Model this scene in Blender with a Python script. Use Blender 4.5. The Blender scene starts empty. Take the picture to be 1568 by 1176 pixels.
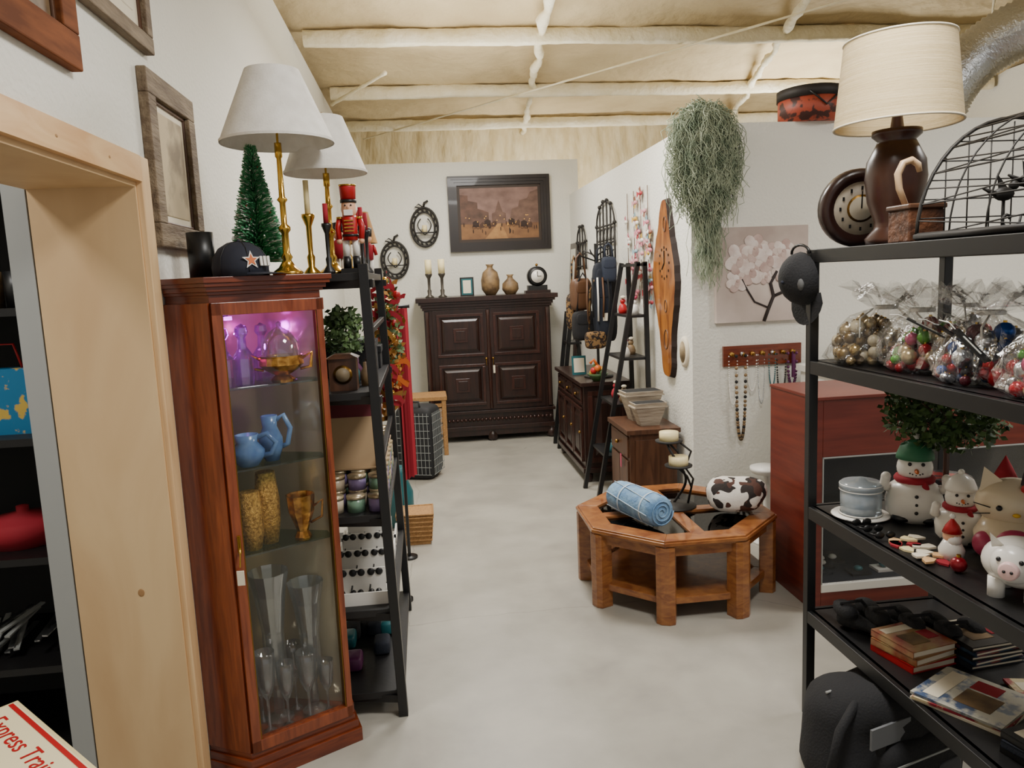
import bpy, bmesh, math, random
from mathutils import Vector, Matrix, noise
random.seed(7)
pi=math.pi
COL=bpy.context.scene.collection
def hx(s):
    s=s.lstrip('#');o=[]
    for i in (0,2,4):
        c=int(s[i:i+2],16)/255
        o.append(c/12.92 if c<=.04045 else ((c+.055)/1.055)**2.4)
    return (o[0],o[1],o[2],1)
# ---------------------------------------------------------------- materials
def M(name,col,rough=.5,metal=0,col2=None,ns=6,nlo=.35,nhi=.65,stretch=(1,1,1),bump=0,bs=60,spec=.5,emis=0,coat=0,bdist=.01,dist=0):
    m=bpy.data.materials.new(name);m.use_nodes=True
    nt=m.node_tree;N=nt.nodes;L=nt.links;p=N['Principled BSDF']
    p.inputs['Base Color'].default_value=hx(col);p.inputs['Roughness'].default_value=rough
    p.inputs['Metallic'].default_value=metal;p.inputs['Specular IOR Level'].default_value=spec
    p.inputs['Coat Weight'].default_value=coat
    if emis:
        p.inputs['Emission Color'].default_value=hx(col);p.inputs['Emission Strength'].default_value=emis
    if col2 or bump:
        tc=N.new('ShaderNodeTexCoord');mp=N.new('ShaderNodeMapping');mp.inputs['Scale'].default_value=stretch
        L.new(tc.outputs['Object'],mp.inputs['Vector'])
    if col2:
        n=N.new('ShaderNodeTexNoise');n.inputs['Scale'].default_value=ns;n.inputs['Detail'].default_value=6;n.inputs['Distortion'].default_value=dist
        r=N.new('ShaderNodeValToRGB');r.color_ramp.elements[0].position=nlo;r.color_ramp.elements[1].position=nhi
        r.color_ramp.elements[0].color=hx(col);r.color_ramp.elements[1].color=hx(col2)
        L.new(mp.outputs[0],n.inputs['Vector']);L.new(n.outputs['Fac'],r.inputs[0]);L.new(r.outputs[0],p.inputs['Base Color'])
        if emis: L.new(r.outputs[0],p.inputs['Emission Color'])
    if bump:
        n2=N.new('ShaderNodeTexNoise');n2.inputs['Scale'].default_value=bs;n2.inputs['Detail'].default_value=4
        b=N.new('ShaderNodeBump');b.inputs['Strength'].default_value=bump;b.inputs['Distance'].default_value=bdist
        L.new(mp.outputs[0],n2.inputs['Vector']);L.new(n2.outputs['Fac'],b.inputs['Height']);L.new(b.outputs[0],p.inputs['Normal'])
    return m
def wood(name,c1,c2,rough=.4,stretch=(14,14,1.2),ns=3,coat=0,bump=.12):
    return M(name,c1,rough,col2=c2,ns=ns,stretch=stretch,nlo=.3,nhi=.7,bump=bump,bs=6,coat=coat,bdist=.004,dist=.8)
def glassy(name,col='#ffffff',fac=.1,rough=.03,diff=0,mul=.35,bump=0):
    m=bpy.data.materials.new(name);m.use_nodes=True;nt=m.node_tree;N=nt.nodes;L=nt.links
    N.remove(N['Principled BSDF']);out=N['Material Output']
    t=N.new('ShaderNodeBsdfTransparent');t.inputs[0].default_value=hx(col)
    g=N.new('ShaderNodeBsdfGlossy');g.inputs['Roughness'].default_value=rough
    fr=N.new('ShaderNodeLayerWeight');fr.inputs[0].default_value=.35
    if bump:
        tc=N.new('ShaderNodeTexCoord');nz=N.new('ShaderNodeTexNoise');nz.inputs['Scale'].default_value=28;nz.inputs['Detail'].default_value=3;nz.inputs['Distortion'].default_value=1.5
        bp=N.new('ShaderNodeBump');bp.inputs['Strength'].default_value=bump;bp.inputs['Distance'].default_value=.02
        L.new(tc.outputs['Object'],nz.inputs[0]);L.new(nz.outputs['Fac'],bp.inputs['Height']);L.new(bp.outputs[0],g.inputs['Normal'])
    ma=N.new('ShaderNodeMath');ma.operation='MULTIPLY_ADD';ma.inputs[1].default_value=mul;ma.inputs[2].default_value=fac
    L.new(fr.outputs['Fresnel'],ma.inputs[0])
    mx=N.new('ShaderNodeMixShader');L.new(ma.outputs[0],mx.inputs[0]);L.new(t.outputs[0],mx.inputs[1]);L.new(g.outputs[0],mx.inputs[2])
    if diff:
        d=N.new('ShaderNodeBsdfDiffuse');d.inputs[0].default_value=hx(col);m2=N.new('ShaderNodeMixShader');m2.inputs[0].default_value=diff
        L.new(mx.outputs[0],m2.inputs[1]);L.new(d.outputs[0],m2.inputs[2]);mx=m2
    L.new(mx.outputs[0],out.inputs[0]);return m
def spots(name,base,c2,c3,scale=9):
    m=M(name,base,.8,bump=.3,bs=200);nt=m.node_tree;N=nt.nodes;L=nt.links;p=N['Principled BSDF']
    tc=N.new('ShaderNodeTexCoord')
    prev=None
    for i,(c,s,th) in enumerate(((c2,scale,.53),(c3,scale*1.1,.60))):
        mp=N.new('ShaderNodeMapping');mp.inputs['Location'].default_value=(i*3.3,i,0);L.new(tc.outputs['Object'],mp.inputs[0])
        n=N.new('ShaderNodeTexNoise');n.inputs['Scale'].default_value=s;n.inputs['Detail'].default_value=1;L.new(mp.outputs[0],n.inputs[0])
        g=N.new('ShaderNodeMath');g.operation='GREATER_THAN';g.inputs[1].default_value=th;L.new(n.outputs['Fac'],g.inputs[0])
        x=N.new('ShaderNodeMix');x.data_type='RGBA';x.inputs[6].default_value=hx(base);x.inputs[7].default_value=hx(c)
        if prev: L.new(prev,x.inputs[6])
        L.new(g.outputs[0],x.inputs[0]);prev=x.outputs[2]
    L.new(prev,p.inputs['Base Color']);return m
def concrete():
    m=M('concrete','#96938a',.36,bump=.05,bs=14);nt=m.node_tree;N=nt.nodes;L=nt.links;p=N['Principled BSDF']
    tc=N.new('ShaderNodeTexCoord')
    n=N.new('ShaderNodeTexNoise');n.inputs['Scale'].default_value=2.2;n.inputs['Detail'].default_value=10;n.inputs['Roughness'].default_value=.6;n.inputs['Distortion'].default_value=.15
    r=N.new('ShaderNodeValToRGB');r.color_ramp.elements[0].position=.3;r.color_ramp.elements[1].position=.7
    r.color_ramp.elements[0].color=hx('#949087');r.color_ramp.elements[1].color=hx('#b0aca1')
    L.new(tc.outputs['Object'],n.inputs[0]);L.new(n.outputs['Fac'],r.inputs[0])
    n3=N.new('ShaderNodeTexNoise');n3.inputs['Scale'].default_value=3;n3.inputs['Detail'].default_value=5
    mxv=N.new('ShaderNodeMix');mxv.data_type='VECTOR';mxv.inputs[0].default_value=.14;L.new(tc.outputs['Object'],n3.inputs[0]);L.new(tc.outputs['Object'],mxv.inputs[4]);L.new(n3.outputs['Color'],mxv.inputs[5])
    v=N.new('ShaderNodeTexVoronoi');v.feature='DISTANCE_TO_EDGE';v.inputs['Scale'].default_value=.55;L.new(mxv.outputs[1],v.inputs['Vector'])
    c=N.new('ShaderNodeMath');c.operation='LESS_THAN';c.inputs[1].default_value=.0013;L.new(v.outputs['Distance'],c.inputs[0])
    k=N.new('ShaderNodeMath');k.operation='MULTIPLY';k.inputs[1].default_value=.35;L.new(c.outputs[0],k.inputs[0])
    x=N.new('ShaderNodeMix');x.data_type='RGBA';x.inputs[7].default_value=hx('#5f5b52');L.new(k.outputs[0],x.inputs[0]);L.new(r.outputs[0],x.inputs[6]);L.new(x.outputs[2],p.inputs['Base Color'])
    r2=N.new('ShaderNodeMapRange');r2.inputs[3].default_value=.30;r2.inputs[4].default_value=.44;L.new(n.outputs['Fac'],r2.inputs[0]);L.new(r2.outputs[0],p.inputs['Roughness'])
    return m
mWall=M('wall_paint','#dedcd2',.85,bump=.6,bs=55,bdist=.007)
mFloor=concrete()
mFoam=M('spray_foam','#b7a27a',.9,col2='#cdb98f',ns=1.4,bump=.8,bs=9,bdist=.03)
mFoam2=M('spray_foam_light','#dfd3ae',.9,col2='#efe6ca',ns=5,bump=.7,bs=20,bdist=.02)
mRib=M('foam_wall','#cdbb90',.9,col2='#e0d2ac',ns=4,stretch=(3,1,1),bump=.7,bs=5,bdist=.04)
mPly=wood('plywood','#c4a277','#d6b88c',.6,(2,2,.6),2)
mPine=wood('pine','#c99a68','#dfba88',.55,(9,2,9),2)
mPineV=wood('pine_v','#cea576','#e3c293',.55,(9,9,1),2)
mKnot=M('knot','#a07a50',.6)
mCherry=wood('cherry_wood','#642813','#934a27',.3,(16,16,1.5),3,coat=.3)
mCherry2=wood('cherry_dark','#57210f','#783518',.3,(3,3,30),3,coat=.3)
mArm=wood('dark_oak','#1b0e0a','#301912',.35,(12,12,1.3),3,coat=.1)
mArmL=wood('dark_oak_panel','#26130d','#3e211a',.3,(12,12,2),3,coat=.12)
mTab=wood('oak_orange','#744022','#a06836',.3,(5,5,14),3,coat=.3)
mBrn=wood('walnut','#3f2618','#5c3c28',.4,(12,12,1.5),3)
mMahog=M('mahogany_laminate','#5e2118',.35,col2='#722d20',ns=3,stretch=(1,1,12))
mBlk=M('black_metal','#101011',.4)
mBlkW=M('black_wood','#141314',.45,bump=.05)
mGrey=M('grey_metal','#9a9c9a',.5)
mIron=M('wrought_iron','#181410',.6)
mBrass=M('brass','#c9a24a',.22,metal=1)
mBrassD=M('antique_brass','#8d6a33',.35,metal=1)
mGold=M('gold_glitter','#8a662c',.4,metal=.7,col2='#d8ae5c',ns=120,bump=.6,bs=300)
mGoldS=M('gold_shiny','#dca858',.2,metal=.9,col2='#8c5a28',ns=40)
mSilver=M('silver_foil','#c4c6c8',.3,metal=1,bump=.8,bs=40)
mShade=M('lampshade_white','#dcd8d0',.9,col2='#e8e5de',ns=20,bump=.15,bs=150)
mShadeB=M('lampshade_beige','#cdb688',.9,col2='#dec99e',ns=12,stretch=(.3,.3,25),bump=.3,bs=60)
mShadeT=M('lampshade_tan','#8d6233',.9,col2='#a97c46',ns=10)
mMirror=M('mirror_glass','#e4e4dc',.03,metal=1)
mBack=M('curio_back_reflection_tint','#c4b99c',.12,metal=.45,spec=.8)  # cream reflection of the room painted into the half-mirrored back
mGlass=glassy('clear_glass',fac=.015,mul=.2)
mCrystal=glassy('crystal','#f6fafa',fac=.10,rough=.04,diff=.05,mul=.7)
mPurG=glassy('purple_lit_glass','#e0b0f0',fac=.15,rough=.05,diff=.05,mul=.6)  # purple glow inside the curio put into the glass tint
mShelfG=glassy('shelf_glass','#cfe0d8',fac=.08)
mCello=glassy('cellophane','#fcfcfc',fac=.035,rough=.10,diff=.02,mul=.32,bump=.5)
mPlas=glassy('clear_plastic','#dfe8ee',fac=.12,rough=.08,diff=.28,mul=.5)
mSmoke=glassy('smoked_glass','#4a4038',fac=.12)
mWhite=M('white_ceramic','#e6e2da',.25)
mWhiteP=M('white_plastic','#e2dfd8',.4)
mCream=M('cream_wax','#ead9a4',.5)
mRed=M('red_paint','#a81018',.4)
mRedF=M('red_fabric','#981628',.8)
mNavy=M('navy_fabric','#161c28',.85,bump=.3,bs=200)
mBlkF=M('black_fabric','#151518',.85,bump=.3,bs=150)
mBlkCap=M('cap_navy','#181c2a',.8)
mTan=M('tan_leather','#5a3c26',.5)
mLeop=spots('leopard','#7a5c36','#2a180c','#120a06',40)
mCow=spots('cow_print','#ded9d0','#231a17','#4a2c22',15)
mBlue=M('blue_glaze','#35568a',.2,col2='#7398c0',ns=8)
mBlanket=M('blanket_blue','#86aac8',.8,col2='#6288b0',ns=18,bump=.5,bs=60)
mGreen=M('tinsel_green','#2a7a4c',.7,col2='#60ac78',ns=60)
mMoss=M('spanish_moss','#6f7d66',.9,col2='#a9b197',ns=14)
mLeaf=M('leaf_green','#2f4626',.6,col2='#5d7842',ns=30)
mStone=M('stone_brown','#5a4630',.6,col2='#8a6f4a',ns=14)
mWick=wood('wicker','#8a6238','#b58a55',.7,(30,30,30),3,bump=.6)
mGray=M('weathered_wood','#5e4c39',.75,col2='#84735c',ns=5,stretch=(6,1,6),bump=.5,bs=25)
mFrameBr=M('frame_brown','#5a3018',.8,col2='#7d4826',ns=5,stretch=(6,1,6),spec=.2)
mWash=M('whitewashed_wood','#8f8272',.8,col2='#b3a796',ns=8,stretch=(1,1,10),bump=.4,bs=30)
mPaper=M('paper','#ddd3bd',.8)
mSketch=M('sketch_print','#bba985',.7,col2='#7d6c50',ns=7,nlo=.45,nhi=.62)
mPink=M('pink','#b03a5c',.4)
mPurp=M('purple_light','#c23ad8',.3,emis=6)
mOrange=M('orange','#c4601a',.5)
mSlab=M('live_edge_slab','#6e3c1a',.3,col2='#b0702f',ns=3.5,stretch=(1,3.2,1),nlo=.34,nhi=.68,coat=.3,dist=1.2)
mTeal=M('teal','#1f5c62',.4)
mDark=M('interior_dark','#1a1a1a',.8)
mFace=M('skin_paint','#dca886',.5)
mPlum=M('plum','#5a2450',.5)
mHat=M('hatbox','#9a402a',.5,col2='#3a1a14',ns=14,nlo=.5,nhi=.55)
# ---------------------------------------------------------------- builder
class B:
    def __init__(s,name): s.bm=bmesh.new();s.mats=[];s.name=name;s.M=Matrix()
    def mi(s,m):
        if m not in s.mats: s.mats.append(m)
        return s.mats.index(m)
    def add(s,vs,fs,m,smooth=False,T=None):
        X=s.M@T if T is not None else s.M
        bv=[s.bm.verts.new(X@Vector(v)) for v in vs];k=s.mi(m)
        for f in fs:
            try:
                q=s.bm.faces.new([bv[i] for i in f]);q.material_index=k;q.smooth=smooth
            except ValueError: pass
    def box(s,x0,x1,y0,y1,z0,z1,m,T=None):
        vs=[(x,y,z) for z in(z0,z1) for y in(y0,y1) for x in(x0,x1)]
        s.add(vs,[(0,2,3,1),(4,5,7,6),(0,1,5,4),(2,6,7,3),(0,4,6,2),(1,3,7,5)],m,False,T)
    def prism(s,poly,z0,z1,m,T=None,top=None,smooth=False):
        n=len(poly);tp=top or poly
        vs=[(p[0],p[1],z0) for p in poly]+[(p[0],p[1],z1) for p in tp]
        fs=[tuple(range(n-1,-1,-1)),tuple(range(n,2*n))]+[(i,(i+1)%n,n+(i+1)%n,n+i) for i in range(n)]
        s.add(vs,fs,m,smooth,T)
    def bar(s,p,q,w,z0,z1,m):
        p=Vector(p);q=Vector(q);d=(q-p).normalized();n=Vector((-d.y,d.x))*w/2
        s.prism([p-n,q-n,q+n,p+n],z0,z1,m)
    def beam(s,p,q,w,h,m):
        p=Vector(p);q=Vector(q);d=q-p;l=d.length;d.normalize()
        up=Vector((0,0,1)) if abs(d.z)<.9 else Vector((0,1,0))
        x=d.cross(up).normalized();y=x.cross(d)
        T=Matrix((x,y,d)).transposed().to_4x4();T.translation=p
        s.box(-w/2,w/2,-h/2,h/2,0,l,m,T)
    def lathe(s,prof,m,c=(0,0,0),seg=24,T=None,sx=1,sy=1,smooth=True,cap=True):
        vs=[];fs=[];n=len(prof)
        for r,z in prof:
            for i in range(seg):
                a=2*pi*i/seg;vs.append((c[0]+r*sx*math.cos(a),c[1]+r*sy*math.sin(a),c[2]+z))
        for j in range(n-1):
            for i in range(seg):
                k=(i+1)%seg;fs.append((j*seg+i,j*seg+k,(j+1)*seg+k,(j+1)*seg+i))
        if cap:
            if prof[0][0]>1e-4: fs.append(tuple(range(seg-1,-1,-1)))
            if prof[-1][0]>1e-4: fs.append(tuple(range((n-1)*seg,n*seg)))
        s.add(vs,fs,m,smooth,T)
    def cyl(s,c,r,h,m,seg=20,T=None,r2=None): s.lathe([(r,0),(r if r2 is None else r2,h)],m,c,seg,T,smooth=seg>8)
    def sup(s,c,sz,m,e=1,e2=None,seg=20,rings=12,T=None,jit=0):
        e2=e if e2 is None else e2
        def p(v,k): return math.copysign(abs(v)**k,v)
        vs=[];fs=[]
        for j in range(rings+1):
            ph=-pi/2+pi*j/rings
            for i in range(seg):
                a=2*pi*i/seg
                v=Vector((sz[0]*p(math.cos(ph),e2)*p(math.cos(a),e),sz[1]*p(math.cos(ph),e2)*p(math.sin(a),e),sz[2]*p(math.sin(ph),e2)))
                if jit: v*=1+jit*noise.noise((v+Vector(c))*9/max(.05,max(sz))*.15+Vector(c)*3)
                vs.append((v.x+c[0],v.y+c[1],v.z+c[2]))
        for j in range(rings):
            for i in range(seg):
                k=(i+1)%seg;fs.append((j*seg+i,j*seg+k,(j+1)*seg+k,(j+1)*seg+i))
        s.add(vs,fs,m,True,T)
    def ball(s,c,r,m,seg=14): s.sup(c,(r,r,r),m,1,seg=seg,rings=max(6,seg//2))
    def tube(s,pts,r,m,seg=6,closed=False,T=None):
        P=[Vector(p) for p in pts];n=len(P);vs=[];fs=[]
        rr=r if isinstance(r,(list,tuple)) else [r]*n
        t=(P[1]-P[0]).normalized();u=t.orthogonal().normalized()
        for i in range(n):
            if closed: d=(P[(i+1)%n]-P[i-1])
            else: d=P[min(i+1,n-1)]-P[max(i-1,0)]
            if d.length<1e-9: d=t
            d.normalize();u=(u-d*u.dot(d))
            if u.length<1e-6:u=d.orthogonal()
            u.normalize();w=d.cross(u)
            for k in range(seg):
                a=2*pi*k/seg;vs.append(P[i]+(u*math.cos(a)+w*math.sin(a))*rr[i])
        for i in range(n if closed else n-1):
            for k in range(seg):
                j=(i+1)%n;q=(k+1)%seg;fs.append((i*seg+k,i*seg+q,j*seg+q,j*seg+k))
        if not closed: fs+= [tuple(range(seg-1,-1,-1)),tuple(range((n-1)*seg,n*seg))]
        s.add(vs,fs,m,True,T)
    def done(s,bevel=0,parent=None):
        me=bpy.data.meshes.new(s.name);bmesh.ops.recalc_face_normals(s.bm,faces=s.bm.faces)
        s.bm.to_mesh(me);s.bm.free()
        for m in s.mats: me.materials.append(m)
        o=bpy.data.objects.new(s.name,me);COL.objects.link(o)
        if bevel:
            b=o.modifiers.new('b','BEVEL');b.width=bevel;b.segments=2;b.limit_method='ANGLE';b.angle_limit=math.radians(50)
        if parent:o.parent=parent
        return o
def Tr(x,y,z,rz=0,rx=0,ry=0,s=1): return Matrix.Translation((x,y,z))@Matrix.Rotation(rz,4,'Z')@Matrix.Rotation(ry,4,'Y')@Matrix.Rotation(rx,4,'X')@Matrix.Scale(s,4)
def rp(b,x0,x1,z0,z1,y,m,m2,f=.03,d=.02):
    b.box(x0,x1,y-d,y,z0,z0+f,m);b.box(x0,x1,y-d,y,z1-f,z1,m);b.box(x0,x0+f,y-d,y,z0+f,z1-f,m);b.box(x1-f,x1,y-d,y,z0+f,z1-f,m)
    a0,a1,c0,c1=x0+f*1.5,x1-f*1.5,z0+f*1.5,z1-f*1.5;g=f*1.2
    vs=[(a0,y,c0),(a1,y,c0),(a1,y,c1),(a0,y,c1),(a0+g,y-d,c0+g),(a1-g,y-d,c0+g),(a1-g,y-d,c1-g),(a0+g,y-d,c1-g)]
    b.add(vs,[(4,5,6,7),(0,1,5,4),(1,2,6,5),(2,3,7,6),(3,0,4,7)],m2)
# ================================================================= ROOM
H=3.42;XL=-.82;YB=8.3;XP=1.62;YP=4.53
def bx(name,a,m,bevel=0):
    b=B(name);b.box(*a,m);return b.done(bevel)
bx('floor',(-3,6,-1.5,10.2,-.1,0),mFloor)
b=B('wall_left')
b.box(XL-.3,XL,-1.5,1.2,0,H,mWall);b.box(XL-.3,XL,1.2,2.45,1.99,H,mWall);b.box(XL-.3,XL,2.45,10,0,H,mWall);b.done()
bx('wall_back',(XL,XP+.1,YB,YB+.12,0,2.87),mWall)
b=B('wall_partition');b.box(XP,XP+.12,YP,YB,0,2.5,mWall);b.box(XP+.12,6,YP,YP+.15,0,2.5,mWall);b.done()
b=B('wall_far');vs=[];fs=[];nx,nz=260,24
for j in range(nz+1):
    for i in range(nx+1):
        x=-3+9.1*i/nx;z=(H+.1)*j/nz
        vs.append((x,9.95-.035*abs(math.sin(x*pi/.3))**.5-.02*noise.noise(Vector((x*4,z*4,0))),z))
for j in range(nz):
    for i in range(nx):
        k=j*(nx+1)+i;fs.append((k,k+1,k+nx+2,k+nx+1))
b.add(vs,fs,mRib,True);b.box(-3,6.1,9.98,10.1,0,H+.1,mRib);b.done()
bx('wall_right',(6,6.1,-1.5,10,0,H+.1),mWall)
bx('wall_storeroom_side',(-3,-2.9,-1.5,3.5,0,H),mWall)
bx('wall_storeroom_back',(-3,XL-.3,3.3,3.4,0,H),mWall)
b=B('ceiling');vs=[];fs=[];nx,ny=70,110
for j in range(ny+1):
    for i in range(nx+1):
        x=-3+9.2*i/nx;y=-1.5+11.6*j/ny
        z=H+.04+.03*noise.noise(Vector((x*1.3,y*1.3,0)))+.02*noise.noise(Vector((x*5,y*5,0)))+.12*abs(math.sin(pi*(y-.96)/1.67))**.6
        vs.append((x,y,z))
for j in range(ny):
    for i in range(nx):
        k=j*(nx+1)+i;fs.append((k,k+nx+1,k+nx+2,k+1))
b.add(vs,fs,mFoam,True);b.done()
bx('trim_roof_cap',(-3,6.2,-1.5,10.2,H+.25,H+.3),mFoam)
k=0
for y in (.96,2.63,4.3,5.97,7.64,9.2):
    b=B('ceiling_beam_%d'%(k+1));k+=1;vs=[];fs=[];n=220;sg=10
    for i in range(n+1):
        x=-.75+6.7*i/n
        for q in range(sg):
            a=2*pi*q/sg;r=1+.14*noise.noise(Vector((x*2.2,y+math.cos(a),math.sin(a))))+.10*noise.noise(Vector((x*13,y,a)))
            sq=lambda v:math.copysign(abs(v)**.5,v)
            vs.append((x,y+.045*r*sq(math.cos(a)),H+.005+.058*r*sq(math.sin(a))+.012*noise.noise(Vector((x,y,3)))))
    for i in range(n):
        for q in range(sg):
            w=(q+1)%sg;fs.append((i*sg+q,i*sg+w,(i+1)*sg+w,(i+1)*sg+q))
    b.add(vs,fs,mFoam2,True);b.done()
def lump(name,p,q,r,m,n=70,sag=0,j=.4):
    b=B(name);p=Vector(p);q=Vector(q);pts=[];rr=[]
    for i in range(n+1):
        t=i/n;v=p.lerp(q,t);v.z-=sag*4*t*(1-t);v.x+=r*.8*noise.noise(v*3)*j*2;pts.append(v);rr.append(r*(1+j*noise.noise(v*7)))
    b.tube(pts,rr,m,8);return b.done()
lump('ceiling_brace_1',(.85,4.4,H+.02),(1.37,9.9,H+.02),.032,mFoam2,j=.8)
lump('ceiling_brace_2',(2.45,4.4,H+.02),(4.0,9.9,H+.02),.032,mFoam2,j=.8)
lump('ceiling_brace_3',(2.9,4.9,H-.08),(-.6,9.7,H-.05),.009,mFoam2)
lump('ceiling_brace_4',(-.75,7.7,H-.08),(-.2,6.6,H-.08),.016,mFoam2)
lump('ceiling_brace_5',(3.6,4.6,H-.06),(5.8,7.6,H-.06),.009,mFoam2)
b=B('air_duct');pts=[];rr=[]
cp=[Vector((3.50,5.1,2.35)),Vector((3.56,5.0,2.75)),Vector((3.76,4.9,3.0)),Vector((4.0,4.6,3.12)),Vector((4.4,4.0,3.15)),Vector((5.2,3.4,3.15))]
for i in range(121):
    t=i/120*5;a=min(int(t),4);f=t-a
    p0=cp[max(a-1,0)];p1=cp[a];p2=cp[a+1];p3=cp[min(a+2,5)]
    v=.5*((2*p1)+(p2-p0)*f+(2*p0-5*p1+4*p2-p3)*f*f+(3*p1-p0-3*p2+p3)*f**3)
    pts.append(v);rr.append(.17+.012*(i%2)+.01*noise.noise(v*5))
b.tube(pts,rr,mSilver,20);b.done()
b=B('door_1')
b.box(XL-.3,XL+.001,2.42,2.45,0,1.99,mPly);b.box(XL-.3,XL+.001,1.2,2.42,1.96,1.99,mPly);b.box(XL-.3,XL+.001,1.2,1.23,0,1.96,mPly)
b.sup((-.93,2.4195,.72),(.010,.001,.013),mKnot,seg=12,rings=6)
b.done()
b=B('trim_1');b.box(XL,XL+.02,2.43,2.50,0,2.05,mPineV);b.done(.003)
b=B('trim_2');b.box(XL,XL+.02,1.15,2.43,1.975,2.05,mPine)
for yk in(1.6,1.9,2.2): b.sup((XL+.02,yk,2.01),(.001,.007,.004),mKnot,seg=10,rings=6)
b.done(.003)
bx('trim_3',(-1.19,-1.125,2.42,2.47,0,2.1),mGrey)
bx('baseboard_left',(XL,XL+.012,3.9,YB,0,.09),mWhiteP)
b=B('storeroom_shelving')
for x in (-2.25,-1.24):
    for y in (2.62,3.05): b.box(x-.02,x+.02,y-.02,y+.02,0,2.1,mBlk)
for z in (.1,.42,.8,1.2,1.62,2.05): b.box(-2.25,-1.24,2.6,3.07,z-.025,z,mBlkW)
b.box(-2.25,-1.24,3.075,3.085,0,2.1,mDark)
b.done()
b=B('toy_gift_bag');b.box(-1.5,-1.3,2.7,2.78,1.2,1.42,M('bagblue','#1e6f9c',.5,col2='#c8a84a',ns=22,nlo=.55,nhi=.6));b.tube([(-1.45,2.74,1.42),(-1.43,2.74,1.5),(-1.37,2.74,1.5),(-1.35,2.74,1.42)],.004,mRed);b.done()
b=B('red_pot');b.lathe([(0,0),(.11,0),(.13,.04),(.13,.07),(.11,.09),(.02,.11),(.02,.13),(0,.135)],mRedF,(-1.44,2.8,.8));b.tube([(-1.32,2.8,.86),(-1.27,2.78,.87)],.012,mRedF);b.done()
b=B('utensil_pile')
for i in range(12):
    a=random.uniform(-.5,.5);x=-1.45+random.uniform(-.12,.1);b.beam((x,2.68,.43+.008*i),(x+.15*math.sin(a),2.68+.2,.45+.008*i),.018,.006,mGrey if i%2 else mSilver)
b.done()
b=B('small_pot_stack')
for i in range(4): b.cyl((-1.5+.08*i,2.75,1.62),.035,.12,mStone if i%2 else mBlk)
b.done()
b=B('low_table');b.box(-1.30,-.82,1.27,1.60,.66,.695,mBlkW)
for x in(-1.26,-.86):
    for y in(1.31,1.56): b.box(x-.02,x+.02,y-.02,y+.02,0,.66,mBlk)
b.done(.003)
E=bpy.data.objects.new('toy_train_box',None);COL.objects.link(E)
TB=Tr(-.915,1.50,.695,-.80)
b=B('box_body');b.M=TB;b.box(-.22,.22,-.14,.14,0,.05,M('trainbox','#d6c795',.5));b.box(-.221,.221,-.141,.141,0,.012,mRed);b.box(-.212,.212,-.132,.132,.05,.0512,M('tb2','#e2d6ae',.5))
for i in range(4):
    b.box(-.18+.09*i,-.115+.09*i,-.03,.0,.0512,.0535,mBlk if i<2 else mRed);b.box(-.165+.09*i,-.135+.09*i,.0,.012,.0512,.0535,mBlk)
    for q in(-.165,-.13): b.cyl((q+.09*i,-.035,.0512),.009,.002,mBrassD,12)
b.box(-.2,.2,-.125,-.115,.0512,.0525,mRed);b.box(-.21,.21,.118,.128,.0512,.0525,mRed);o=b.done(parent=E)
t=bpy.data.curves.new('label','FONT');t.body='Express Train';t.size=.056;t.extrude=.0008;to=bpy.data.objects.new('label',t);COL.objects.link(to)
to.matrix_world=TB@Matrix.Translation((-.17,.06,.0517));t.materials.append(mRed);to.parent=E
# ================================================================= wall frames
def framex(name,x,y0,y1,z0,z1,w,mf,mp,dep=.03,mat=0,mm=None):
    b=B(name);X0,X1=x,x+dep
    b.box(X0,X1,y0,y1,z0,z0+w,mf);b.box(X0,X1,y0,y1,z1-w,z1,mf);b.box(X0,X1,y0,y0+w,z0+w,z1-w,mf);b.box(X0,X1,y1-w,y1,z0+w,z1-w,mf)
    e=w*.82
    b.box(x,x+dep*.5,y0+e,y1-e,z0+e,z0+w+.012,mBrn);b.box(x,x+dep*.5,y0+e,y1-e,z1-w-.012,z1-e,mBrn);b.box(x,x+dep*.5,y0+e,y0+w+.012,z0+e,z1-e,mBrn);b.box(x,x+dep*.5,y1-w-.012,y1-e,z0+e,z1-e,mBrn)
    b.box(x,x+.008,y0+w,y1-w,z0+w,z1-w,mm or mPaper);b.box(x,x+.010,y0+w+mat,y1-w-mat,z0+w+mat,z1-w-mat,mp)
    return b.done(.004)
framex('picture_frame',XL,2.53,3.02,1.79,2.33,.075,mGray,mSketch,mat=.03)
framex('picture_frame',XL,2.10,2.64,2.385,2.9,.05,mGray,mPaper,mat=.05)
framex('picture_frame',XL,1.4,2.07,2.19,2.75,.085,mFrameBr,mSketch,mat=.05,mm=mStone)
# ================================================================= CURIO
def off(poly,d):
    n=len(poly);out=[]
    for i in range(n):
        p0=Vector(poly[i-1]);p1=Vector(poly[i]);p2=Vector(poly[(i+1)%n])
        d1=(p1-p0).normalized();d2=(p2-p1).normalized();n1=Vector((d1.y,-d1.x));n2=Vector((d2.y,-d2.x))
        bs=(n1+n2).normalized();q=p1+bs*d/max(.4,bs.dot(n1));out.append((max(q.x,XL+.003),q.y))
    return out
E_,A_,B_,C_,D_=(-.815,2.57),(-.66,2.49),(-.345,2.67),(-.37,2.755),(-.815,2.90)
cp=[E_,A_,B_,C_,D_]
b=B('curio_cabinet')
for d,z0,z1 in ((.03,0,.05),(.02,.05,.08),(.01,.08,.10)): b.prism(off(cp,d),z0,z1,mCherry2)
for d,z0,z1 in ((.0,1.60,1.635),(.010,1.635,1.645),(.020,1.645,1.66),(.032,1.66,1.672),(.038,1.672,1.69)): b.prism(off(cp,d),z0,z1,mCherry2)
b.bar(E_,A_,.02,.10,1.61,mCherry)
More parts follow.
